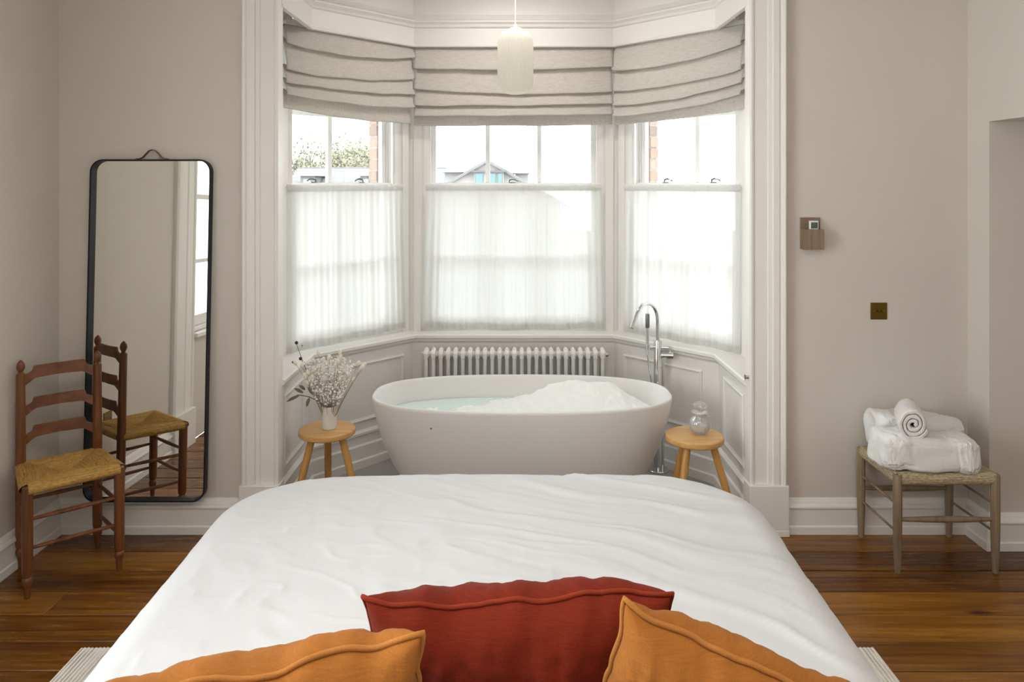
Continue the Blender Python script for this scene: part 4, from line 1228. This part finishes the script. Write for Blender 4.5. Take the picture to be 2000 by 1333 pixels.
def soft_box(cx_, cy_, z0, sx, sy, sz, exy, ez, seed, wob, ribs=(), rot=0.0, lean=0.0, taper_=0.3, nu=150, nv=220):
    """thick folded cloth: a super-ellipsoid with soft dents, ribs at given x positions"""
    mb = MB()
    def f(i, j):
        th = 2 * pi * i; ph = pi * (j - 0.5)
        cp, sp = cos(ph), sin(ph)
        P_ = lambda v, n_: math.copysign(abs(v) ** n_, v)
        # axis along x: j runs from one end to the other
        x = P_(sp, exy) * sx / 2; r = abs(cp) ** exy
        y = P_(cos(th), ez) * r * sy / 2; z = P_(sin(th), ez) * r * sz / 2
        w_ = wob * fbm(x * 7 + seed, y * 9, z * 9 + seed, 3) + 0.0022 * fbm(x * 55, y * 55, z * 55 + seed, 2) + 0.0012 * fbm(x * 140, y * 140, z * 140, 2)
        d_ = 1 + w_ / 0.08
        for rx in ribs:
            d_ -= 0.055 * math.exp(-((x - rx) / 0.0042) ** 2)
        y *= d_; z *= d_
        x *= 1 + 0.3 * wob * fbm(y * 12, z * 12, seed, 2) / 0.08
        z *= 1 - 0.5 * taper_ * x / sx
        z += lean * x
        c_, s_ = cos(rot), sin(rot)
        return (cx_ + c_ * x - s_ * y, cy_ + s_ * x + c_ * y, z0 + sz / 2 + max(z, -sz / 2 * 0.98))
    mb.grid(f, nu, nv, cu=True)
    return mb
# back towel, folded; front towel, rolled flat; small roll on top
mb = soft_box(1.905, 3.552, 0.436, 0.41, 0.185, 0.186, 0.26, 0.5, 2.0, 0.014, (), 0.0, -0.07)
tag(build(mb, 'towel', M['towel'], None, True), 'white folded towel at the back of the woven stool, against the wall', 'towel', 'bath towels on the woven stool')
mb = soft_box(1.848, 3.366, 0.437, 0.430, 0.190, 0.160, 0.24, 0.45, 5.0, 0.014, (0.055, 0.068, 0.081, 0.094, 0.107), 0.0, -0.055)
tag(build(mb, 'towel', M['towel'], None, True), 'white thick folded towel lying along the front of the woven stool', 'towel', 'bath towels on the woven stool')
mb = MB()
turns = 3.1; inner = 0.007; pit = 0.0190; K = 200
cxr, czr = 1.808, 0.0
sp_o = []; sp_i = []
for i in range(K + 1):
    a = i / K * turns * 2 * pi; r0 = inner + pit * a / (2 * pi)
    ph = a - 1.0
    sp_o.append((cos(ph) * (r0 + 0.0086), sin(ph) * (r0 + 0.0086))); sp_i.append((cos(ph) * (r0 - 0.0080), sin(ph) * (r0 - 0.0080)))
loop = sp_o + sp_i[::-1]
y0_, y1_ = 3.285, 3.49
rings_ = [(0.0, 0.55), (0.003, 0.85), (0.010, 1.0)]
mid = [((sp_o[i][0] + sp_i[i][0]) / 2, (sp_o[i][1] + sp_i[i][1]) / 2) for i in range(K + 1)]
midl = mid + mid[::-1]
vs = []; n = len(loop)
secs = [(y0_ + a, k_) for a, k_ in rings_] + [(lerp(y0_ + 0.010, y1_ - 0.010, i / 12), 1.0) for i in range(1, 12)] + [(y1_ - a, k_) for a, k_ in rings_[::-1]]
for yy, k_ in secs:
    for i in range(n):
        x = lerp(midl[i][0], loop[i][0], k_); z = lerp(midl[i][1], loop[i][1], k_)
        w_ = 0.0035 * fbm(x * 25, z * 25, yy * 14, 2) + 0.0016 * fbm(x * 90, z * 90, yy * 90, 2)
        vs.append((cxr + x * 0.98 + w_ + (yy - 3.4) * 0.40, yy + 0.004 * fbm(x * 30, z * 30, 1, 2), 0.652 + z * 1.02 + w_ + (yy - 3.40) * -0.02))
mb.add(vs, [(j * n + i, j * n + (i + 1) % n, (j + 1) * n + (i + 1) % n, (j + 1) * n + i) for j in range(len(secs) - 1) for i in range(n)])
for b in (0, (len(secs) - 1) * n):
    mb.add([vs[b + i] for i in range(n)], [(i, i + 1, n - 2 - i, n - 1 - i) for i in range(K)])
tag(build(mb, 'towel', M['towel'], None, True), 'small rolled white towel resting on top of the other towels', 'towel', None)

# ------------------------------------------------------------------ wall fittings
bx0, bx1 = 567.5 * 3.645 / 1463, 606.5 * 3.645 / 1463
zt_, zm_, zb_ = CAMZ - 67.5 * 3.645 / 1463, CAMZ - 90 * 3.63 / 1463, CAMZ - 129.5 * 3.645 / 1463
wb = root('wall_pocket', ((bx0 + bx1) / 2, YB, zb_), 'small open-topped wooden pocket box fixed to the wall', 'box')
mb = MB(); mb.box(bx0, bx1, YB - 0.009, YB - 0.0003, zb_, zt_); build(mb, 'back_board', M['boxwood'], wb, False, bevel=0.0015)
mb = MB(); d0, d1 = YB - 0.058, YB - 0.0092
mb.box(bx0 + 0.001, bx1 - 0.001, d0, d0 + 0.008, zb_, zm_); build(mb, 'front_panel', M['boxwood'], wb, False, bevel=0.0015)
for a in (bx0 + 0.001, bx1 - 0.009):
    mb = MB(); mb.box(a, a + 0.008, d0 + 0.0082, d1, zb_, zm_); build(mb, 'side_panel', M['boxwood'], wb, False, bevel=0.001)
mb = MB(); mb.box(bx0 + 0.0092, bx1 - 0.0092, d0 + 0.0082, d1, zb_, zb_ + 0.008); build(mb, 'bottom_panel', M['boxwood'], wb, False)
tx0, tx1 = 582 * 3.64 / 1463, 600 * 3.64 / 1463; tz1 = CAMZ - 73.5 * 3.64 / 1463
th = root('thermometer', ((tx0 + tx1) / 2, YB - 0.03, tz1 - 0.05), 'small white digital thermometer standing in the wooden wall box', 'thermometer')
mb = MB(); mb.box(tx0, tx1, YB - 0.036, YB - 0.022, zb_ + 0.0085, tz1); build(mb, 'case', M['plastic'], th, bevel=0.004, seg=3)
mb = MB(); mb.box(tx0 + 0.007, tx1 - 0.006, YB - 0.0372, YB - 0.0358, tz1 - 0.037, tz1 - 0.008); build(mb, 'screen', M['lcd'], th, False)
def plate(name, face, lab, toggles):
    """face(a, b, d): a across, b up, d out of the wall"""
    r = root(name, face(0, 0, 0), lab, 'socket' if not toggles else 'switch')
    mb = MB(); mb.box(-0.041, 0.041, -0.0415, 0.0415, 0.0003, 0.005, lambda a, b, d: face(a, b, d)); build(mb, 'plate', M['brass'], r, bevel=0.002)
    for a in (-0.0245, 0.0245):
        mb = MB(); mb.lathe([(0.0, 0.0), (0.0034, 0.0), (0.003, 0.0012), (0.0, 0.0014)], (a, 0, 0.005), 10, lambda x, y, z: face(x, y, z)); build(mb, 'screw', M['steel'] if toggles else M['brassdark'], r)
    if toggles:
        for a in (-0.009, 0.011):
            mb = MB(); mb.lathe([(0.0055, 0.005), (0.005, 0.007), (0.0022, 0.008), (0.0030, 0.016), (0.0, 0.018)], (a, 0.0, 0), 10, lambda x, y, z: face(x, y + (z - 0.005) * -0.3, z)); build(mb, 'toggle', M['brassdark'], r)
    else:
        for a, b, w_, h_ in ((0, 0.012, 0.002, 0.005), (-0.009, -0.008, 0.004, 0.0016), (0.009, -0.008, 0.004, 0.0016)):
            mb = MB(); mb.box(a - w_, a + w_, b - h_, b + h_, 0.0048, 0.0054, face); build(mb, 'pin_hole', M['rubber'], r, False)
plate('light_switch', lambda a, b, d: (716.5 * 3.677 / 1463 + a, YB - d, CAMZ - 250 * 3.677 / 1463 + b), 'square aged brass switch plate on the wall above the towels', True)
plate('wall_socket', lambda a, b, d: (XL + d, 3.157 + a, 0.44 + b), 'brass socket low on the side wall, glimpsed in the mirror', False)
kb = root('door_bumper', (CX + 1.142, 3.668, 0.765), 'small round metal stud on the edge of the pier by the tap', 'knob')
mb = MB(); mb.lathe([(0.0, 0.0), (0.011, 0.0), (0.012, 0.003), (0.009, 0.006), (0.009, 0.010), (0.0125, 0.014), (0.0125, 0.018), (0.0, 0.019)], (0, 0, 0), 18, lambda x, y, z: (CX + 1.148 - z, 3.668 + x, 0.765 + y))
build(mb, 'stud', M['chrome'], kb)

# ------------------------------------------------------------------ pendant lamp
LX, LY = 0.0185, 4.15
pen = root('pendant_lamp', (LX, LY, 2.21), 'white ribbed opal glass pendant lamp hanging in front of the middle blind', 'lamp')
zb0 = CAMZ + (358 - 184) * LY / 1463; zt0 = CAMZ + (358 - 60) * LY / 1463
R_ = 0.0985; Hh = zt0 - zb0
prof = []
for q in range(11):
    a = pi / 2 * q / 10; prof.append((0.030 + (R_ - 0.030) * sin(a), 0.068 * (1 - cos(a))))
prof += [(R_, 0.12), (R_, Hh - 0.12)]
for q in range(11):
    a = pi / 2 * (1 - q / 10); prof.append((0.040 + (R_ - 0.040) * sin(a), Hh - 0.068 * (1 - cos(a))))
prof = [(0.001, 0.0)] + prof + [(0.034, Hh - 0.002)]
mb = MB(); mb.lathe(prof, (LX, LY, zb0), 192, rf=lambda a, z: 1 + (0.010 * cos(a * 48) if 0.01 < z < Hh - 0.004 else 0))
build(mb, 'shade', M['opal'], pen, True)
mb = MB(); mb.lathe([(0.0, Hh - 0.001), (0.041, Hh - 0.001), (0.041, Hh + 0.010), (0.030, Hh + 0.014), (0.010, Hh + 0.020), (0.008, Hh + 0.036), (0.0, Hh + 0.038)], (LX, LY, zb0), 30); build(mb, 'cap', M['plastic'], pen)
mb = MB(); mb.tube([(LX, LY, zb0 + Hh + 0.03), (LX, LY, ZC - 0.02)], 0.0028, 8); build(mb, 'cord', M['plastic'], pen)
mb = MB(); mb.lathe([(0.0, ZC - 0.03), (0.04, ZC - 0.03), (0.05, ZC - 0.012), (0.05, ZC - 0.0005), (0.0, ZC - 0.0005)], (LX, LY, 0), 24); build(mb, 'ceiling_rose', M['plastic'], pen)

# ------------------------------------------------------------------ roman blinds
def blind(f, ua, ub, ztop, folds, hem, lab, seed, tip):
    """folds: list of (z at ua end, z mid, z at ub end) for each folded edge from the top down; hem likewise"""
    r = root('roman_blind', f((ua + ub) / 2, -0.06, (hem[0] + hem[2]) / 2), lab, 'blind')
    mb = MB(); mb.box(ua + 0.01, ub - 0.01, -0.086, -0.05, ztop - 0.004, ztop + 0.03, f); build(mb, 'headrail', M['sash'], r, False)
    def zc(t, s, k_):
        a, m, b = t
        # broken, slightly kinked sag
        base_ = lerp(a, b, s) + (m - (a + b) / 2) * (1 - (2 * s - 1) ** 2) ** 0.8
        return base_ + 0.005 * fbm(s * 4.3, k_ * 2.1, seed, 2) + 0.003 * abs(((s * 3.1 + k_ * 0.37 + seed) % 1) - 0.5)
    n = len(folds)
    tops = [(ztop, ztop, ztop)] + [tuple(z + 0.030 for z in q) for q in folds]
    allf = folds + [hem]
    for k_, q in enumerate(allf):
        last = k_ == n
        depth = 0.0 if last else 0.030 + 0.016 * (k_ / max(1, n - 1)) + (0.012 if k_ == 0 else 0)
        e_hang = -0.088 - 0.006 * (1 - k_ / n)
        mb = MB()
        ins = tip * (k_ / n)
        def sf(i, j, last=last, depth=depth, k_=k_, q=q):
            u = lerp(ua + 0.004 * (k_ % 2), ub - 0.004 * (k_ % 2), i)
            zt1 = zc(tops[k_], i, k_ - 1) if k_ else ztop
            zb1 = zc(q, i, k_)
            wr = 0.006 * fbm(i * 5 + k_, j * 1.5, seed + k_, 3)
            if last:
                if j < 0.85:
                    t = j / 0.85; return (u, e_hang + 0.004 * sin(pi * t) + wr * 0.3, lerp(zt1, zb1, t))
                t = (j - 0.85) / 0.15; return (u, e_hang + 0.008 * t, zb1 + 0.004 * sin(pi * t) + 0.02 * t)
            if j < 0.72:
                t = j / 0.72
                e = e_hang - depth * (t ** 1.5) - 0.006 * sin(pi * t) + wr * t
                return (u, e, lerp(zt1, zb1 + 0.005, t))
            t = (j - 0.72) / 0.28      # rolls round the lower edge and back up behind
            an = pi * min(1, t / 0.35)
            rr_ = 0.0045
            eb_ = e_hang - depth + rr_
            if t < 0.35:
                return (u, eb_ - rr_ * cos(an) + wr * (1 - t), zb1 + 0.005 - rr_ * sin(an))
            t2 = (t - 0.35) / 0.65
            return (u, lerp(eb_ + rr_, e_hang + 0.004, t2) + wr * (1 - t2) * 0.6, lerp(zb1 + 0.005, zb1 + 0.034, t2))
        mb.grid(sf, 60, 30, mp=f)
        o = build(mb, 'fold', M['linen'], r, True)
        sd = o.modifiers.new('thickness', 'SOLIDIFY'); sd.thickness = 0.0016; sd.offset = 0
    return r
blind(PC, -0.645, 0.640, 2.60, [(2.450, 2.442, 2.462), (2.322, 2.287, 2.304), (2.212, 2.212, 2.224), (2.146, 2.147, 2.156)], (2.088, 2.084, 2.094),
      'oatmeal linen roman blind drawn up over the middle window', 1.3, 0)
LB = blind(PT(-1), 0.046, 0.968, 2.60, [(2.522, 2.470, 2.492), (2.385, 2.335, 2.345), (2.285, 2.262, 2.272), (2.203, 2.183, 2.207)], (2.098, 2.100, 2.138),
      'oatmeal linen roman blind over the window above the flowers', 4.9, 0)
m = MB(); m.lathe([(0.0, 0.0), (0.012, 0.0), (0.014, 0.006), (0.010, 0.018), (0.013, 0.024), (0.0, 0.026)], (0, 0, 0), 14, lambda x, y, z: (CX - 1.2825 + z, 4.13 + x, 2.61 + y))
build(m, 'cord_pulley', M['plastic'], LB)
blind(PT(1), 0.046, 0.968, 2.60, [(2.440, 2.425, 2.480), (2.306, 2.300, 2.345), (2.212, 2.215, 2.272), (2.145, 2.150, 2.205)], (2.092, 2.098, 2.128),
      'oatmeal linen roman blind over the window behind the tap', 8.2, 0)

# ------------------------------------------------------------------ cafe curtains
def curtain(f, ua, ub, ua2, ub2, zr, zbot, lab, seed):
    r = root('cafe_curtain', f((ua + ub) / 2, -0.035, zr), lab, 'curtain')
    mb = MB(); mb.tube([f(ua - 0.006, -0.058, zr - 0.012), f(ub + 0.006, -0.058, zr - 0.012)], 0.003, 8); build(mb, 'curtain_rod', M['sash'], r)
    def sf(i, j):
        z = lerp(zr, zbot(i), j)
        u = lerp(lerp(ua, ub, i), lerp(ua2, ub2, i), j ** 1.4)
        g = i * (ub - ua)
        pl = 0.5 * sin(2 * pi * g / 0.047 + 2.5 * fbm(g * 7, 0, seed, 2)) + 0.35 * sin(2 * pi * g / 0.115 + seed) + 0.7 * fbm(g * 16, j * 0.5, seed, 2)
        amp = lerp(0.0055, 0.016, smooth01((j - 0.02) / 0.25))
        u += 0.006 * fbm(g * 10, j * 1.2, seed + 4, 2) * j
        hd = 0.0
        if j < 0.045:
            hd = 0.005 * cos(pi * (j / 0.045 - 0.5))
        return (u, -0.060 - hd + amp * pl * 0.75, z)
    mb = MB(); mb.grid(sf, 260, 48, mp=f); build(mb, 'panel', M['sheer'], r, True)
    # doubled heading and hem
    mb = MB(); mb.grid(lambda i, j: tuple(Vector(sf(i, j * 0.042)) + Vector((0, -0.0032 - 0.0085 * sin(pi * j), 0.002 * (1 - j) * (1 + fbm(i * 60, 0, seed, 2))))), 260, 6, mp=f); build(mb, 'heading', M['sheerhem'], r, True)
    mb = MB(); mb.grid(lambda i, j: tuple(Vector(sf(i, lerp(0.955, 1.0, j))) + Vector((0, -0.0028, 0))), 260, 3, mp=f); build(mb, 'hem', M['sheerhem'], r, True)
curtain(PC, -0.572, 0.572, -0.600, 0.585, 1.706, lambda i: 0.758 + 0.010 * abs(2 * i - 1) + 0.003 * sin(i * 23), 'sheer white cafe curtain across the lower half of the middle window', 2.2)
curtain(PT(-1), 0.100, 0.925, 0.075, 0.925, 1.706, lambda i: 0.756 + 0.022 * (1 - i) + 0.004 * sin(i * 17), 'sheer white cafe curtain behind the dried flowers', 6.1)
curtain(PT(1), 0.100, 0.925, 0.085, 0.925, 1.706, lambda i: 0.756 + 0.006 * (1 - i) + 0.003 * sin(i * 19), 'sheer white cafe curtain behind the chrome tap', 9.4)

# ------------------------------------------------------------------ outside: brick piers between the windows
BH = 0.075
for s, lab in ((-1, 'red brick pier outside, seen through the window above the flowers'), (1, 'red brick pier outside, seen through the window behind the tap')):
    f = PT(s)
    r = root('brick_pier', f(0.05, 0.24, -0.3), lab, 'pier')
    # mortar core
    core = [f(0.128, 0.165, 0)[:2], f(0.128, 0.24, 0)[:2], f(-0.105, 0.24, 0)[:2], (CX + s * 0.70, 5.175), (CX + s * 0.70, 5.10), f(-0.07, 0.165, 0)[:2]]
    mb = MB(); mb.prism(core, -0.3, 2.9); build(mb, 'mortar_core', M['mortar'], r, False)
    bl_ = MB(); m1 = None; m2_ = None
    for c in range(int(3.2 / BH)):
        z = -0.3 + c * BH
        h0 = 0.133 + 0.004 * random.uniform(-1, 1)
        if c % 2 == 0:
            parts = [(h0, 0.03, 0.162, 0.245), (0.02, -0.10, 0.175, 0.245)]
        else:
            parts = [(h0, -0.08, 0.162, 0.245)]
        for (ua, ub, ea, eb) in parts:
            mb = MB(); mb.box(ub, ua, ea, eb, z + 0.005, z + BH - 0.006, f)
            build(mb, 'brick', M['brick'], r, False)

# ------------------------------------------------------------------ outside: garden level, houses and trees
mb = MB(); mb.box(-60, 60, 6.5, 90, -4.2, -4.0)
struct(mb, 'ground', M['ground'], 'pale garden ground far below the windows', smooth=False)
def at(x, y, Y): return ((x - 1000) * Y / 1463, Y, CAMZ - (y - 358) * Y / 1463)
# gabled house behind the middle window
HY = 30.0
gx = lambda px_: (px_ - 1000) * HY / 1463
gz = lambda py_: CAMZ - (py_ - 358) * HY / 1463
house = root('house', (gx(952), HY + 3, -4.0), 'pale slate-roofed house with a gable and sky-blue dormer windows', 'house')
GZE = gz(395); apex = gz(311)
hw = (apex - GZE) / (gz(311) - gz(360)) * (gx(1039) - gx(866)) / 2
cxh = gx(952)
mb = MB(); mb.box(cxh - hw + 0.1, cxh + hw - 0.1, HY + 0.1, HY + 5.4, -4.0, GZE); build(mb, 'wall', M['whitewall'], house, False)
mb = MB(); mb.prism([(cxh - hw, GZE), (cxh + hw, GZE), (cxh, apex - 0.06)], 0, 1, lambda x, z, y: (x, HY + 0.08 + y * 0.2, z)); build(mb, 'gable', M['tilehang'], house, False)
for s in (-1, 1):
    mb = MB(); d = 0.09
    mb.add([(cxh, HY - 0.12, apex), (cxh + s * (hw + 0.2), HY - 0.12, GZE - 0.15), (cxh + s * (hw + 0.2), HY + 5.5, GZE - 0.15), (cxh, HY + 5.5, apex),
            (cxh, HY - 0.12, apex - d), (cxh + s * (hw + 0.2), HY - 0.12, GZE - 0.15 - d), (cxh + s * (hw + 0.2), HY + 5.5, GZE - 0.15 - d), (cxh, HY + 5.5, apex - d)],
           [(0, 1, 2, 3), (4, 7, 6, 5), (0, 4, 5, 1), (1, 5, 6, 2), (2, 6, 7, 3), (3, 7, 4, 0)]); build(mb, 'roof', M['slate'], house, False)
    mb = MB(); mb.tube([(cxh, HY - 0.14, apex - 0.06), (cxh + s * (hw + 0.2), HY - 0.14, GZE - 0.21)], 0.07, 4); build(mb, 'bargeboard', M['whitewall'], house, False)
# box dormer with blue windows
dz0, dz1 = gz(372), gz(337)
mb = MB(); mb.box(gx(927), gx(984), HY - 0.5, HY + 1.2, dz0, dz1); dm = build(mb, 'dormer', M['cheek'], house, False)
mb = MB(); mb.box(gx(922), gx(989), HY - 0.65, HY + 1.3, dz1, dz1 + 0.07); build(mb, 'flat_roof', M['lead'], house, False)
for a, b in ((929, 945.5), (955, 969), (972, 982)):
    mb = MB(); mb.box(gx(a), gx(b), HY - 0.56, HY - 0.51, dz0 + 0.05, dz1 - 0.03); w = build(mb, 'window_frame', M['whitewall'], dm, False)
    mb = MB(); mb.box(gx(a) + 0.03, gx(b) - 0.03, HY - 0.585, HY - 0.561, dz0 + 0.08, dz1 - 0.06); build(mb, 'pane', M['bluepane'], dm, False)
# hipped dormers either side, further back
for lo, hi, e0, e1, py_e in ((888, 926, 863, 906, 337), (978, 1018, 1002, 1036, 339)):
    Y2 = HY + 2.2; k2 = Y2 / HY
    X = lambda p: gx(p) * k2; Z = lambda p: CAMZ - (p - 358) * Y2 / 1463
    mb = MB(); mb.box(X(e0 + 5), X(e1 - 4), Y2 + 0.1, Y2 + 3, Z(380), Z(py_e)); build(mb, 'dormer_wall', M['cheek'], house, False)
    a0, a1 = (e0, max(e1, hi)) if lo < 950 else (min(lo, e0) - 4, e1)
    vs = [(X(a0), Y2 - 0.2, Z(py_e)), (X(a1), Y2 - 0.2, Z(py_e)), (X(a1), Y2 + 3.2, Z(py_e)), (X(a0), Y2 + 3.2, Z(py_e)), (X(lo), Y2 + 1.3, Z(322.5)), (X(hi), Y2 + 1.3, Z(322.5))]
    mb = MB(); mb.add(vs, [(0, 1, 5, 4), (1, 2, 5), (2, 3, 4, 5), (3, 0, 4), (3, 2, 1, 0)]); build(mb, 'dormer_roof', M['slate'], house, False)
mb = MB(); mb.box(gx(924), gx(927.5), HY + 4, HY + 4.3, gz(330), gz(317) + 0.05); build(mb, 'chimney', M['cheek'], house, False)
mb = MB(); mb.lathe([(0.035, -4.0), (0.035, gz(334) + 0.1)], (gx(1043.5) * 1.22, HY + 6.6, 0), 8)
tag(build(mb, 'pole', M['cheek']), 'thin grey pole standing beside the gabled house', 'pole')
# low neighbouring roof just at the edge of the middle window
Y3 = 36.0
mb = MB()
X3 = lambda p: (p - 1000) * Y3 / 1463; Z3 = lambda p: CAMZ - (p - 358) * Y3 / 1463
h2 = root('house', (X3(800), Y3 + 3, -4.0), 'long pale terrace roof with two small dormers beyond the flowers window', 'house')
zr3 = Z3(325); ze = Z3(400)
xa, xb = X3(535), X3(858)
mb.box(xa + 0.2, xb - 0.2, Y3 + 0.4, Y3 + 7.6, -4, ze); build(mb, 'wall', M['whitewall'], h2, False)
mb = MB(); mb.add([(xa, Y3, ze), (xb, Y3, ze), (xb, Y3 + 4, zr3), (xa, Y3 + 4, zr3), (xb, Y3 + 8, ze), (xa, Y3 + 8, ze)], [(0, 1, 2, 3), (3, 2, 4, 5), (0, 5, 4, 1), (1, 4, 2), (0, 3, 5)]); build(mb, 'roof', M['slate'], h2, False)
mb = MB(); mb.tube([(xa, Y3 + 4, zr3), (xb, Y3 + 4, zr3)], 0.04, 6); build(mb, 'ridge', M['slate'], h2)
for c_, w_ in ((602, 21), (715, 17)):
    Yd = Y3 + 1.4
    Xd = lambda p: (p - 1000) * Yd / 1463; Zd = lambda p: CAMZ - (p - 358) * Yd / 1463
    mb = MB(); mb.box(Xd(c_ - w_ + 6), Xd(c_ + w_ - 8), Yd, Yd + 2.4, Zd(375), Zd(344)); build(mb, 'dormer_wall', M['whitewall'], h2, False)
    mb = MB(); mb.add([(Xd(c_ - w_), Yd - 0.2, Zd(344)), (Xd(c_ + w_), Yd - 0.2, Zd(344)), (Xd(c_ + w_), Yd + 2.8, Zd(344)), (Xd(c_ - w_), Yd + 2.8, Zd(344)), (Xd(c_), Yd + 0.6, Zd(330)), (Xd(c_), Yd + 2.4, Zd(330))],
                      [(0, 1, 4), (1, 2, 5, 4), (2, 3, 5), (3, 0, 4, 5), (3, 2, 1, 0)]); build(mb, 'dormer_roof', M['slate'], h2, False)
    mb = MB(); mb.box(Xd(c_ - 9), Xd(c_ + 5), Yd - 0.05, Yd - 0.005, Zd(372), Zd(350)); build(mb, 'dormer_window', M['cheek'], h2, False)
# trees beyond the terrace
def tree(px_, ptop, Yt, spread, dens, seed, lab):
    rg_ = random.Random(seed)
    x0 = (px_ - 1000) * Yt / 1463; zt = CAMZ - (ptop - 358) * Yt / 1463
    r = root('tree', (x0, Yt, -4.0), lab, 'tree', None)
    mb = MB(); tips = []
    def grow(p, d, ln, rad_, lv):
        pts = [p]; q = p.copy(); dd = d.copy()
        for i in range(4):
            dd = (dd + Vector((rg_.gauss(0, .13), rg_.gauss(0, .13), 0.05))).normalized(); q = q + dd * (ln / 4); pts.append(q.copy())
        mb.tube(pts, [lerp(rad_, rad_ * 0.6, i / 4) for i in range(5)], 5 if lv > 1 else 7)
        if lv >= 4: tips.append(q); return
        for i in range(3 if lv else 5):
            s_ = pts[rg_.randint(2, 4)] if i else q
            nd = (dd * 0.8 + Vector((rg_.gauss(0, spread), rg_.gauss(0, spread), rg_.uniform(0.0, 0.5)))).normalized()
            tips.append(s_); grow(s_, nd, ln * rg_.uniform(0.55, 0.72), rad_ * 0.55, lv + 1)
    H_ = zt + 4.0
    grow(Vector((x0, Yt, -4.0)), Vector((0, 0, 1)), H_ * 0.46, H_ * 0.018, 0)
    build(mb, 'trunk', M['bark'], r)
    mb = MB()
    for p in tips:
        for i in range(dens):
            c = p + Vector((rg_.gauss(0, .35), rg_.gauss(0, .35), rg_.gauss(0, .3))); s_ = rg_.uniform(0.07, 0.15) * Yt / 50
            a = Vector((rg_.gauss(0, 1), rg_.gauss(0, 1), rg_.gauss(0, 1))).normalized() * s_; b = a.orthogonal().normalized() * s_ * 0.6
            mb.add([tuple(c - a), tuple(c + b), tuple(c + a), tuple(c - b)], [(0, 1, 2, 3)])
    tag(build(mb, 'foliage', M['leaf'], r, False), None, None, None, 'stuff')
tree(584, 258, 47, 0.36, 3, 5, 'tall slender birch-like tree beyond the terrace, nearly bare')
tree(632, 276, 58, 0.5, 4, 8, 'smaller half-bare tree beside the slender one, beyond the terrace')
tree(690, 288, 70, 0.62, 12, 12, 'broad yellow-green tree in early leaf beyond the terrace')
tree(730, 290, 84, 0.6, 9, 31, 'yellow-green tree in early leaf close to the brick pier')
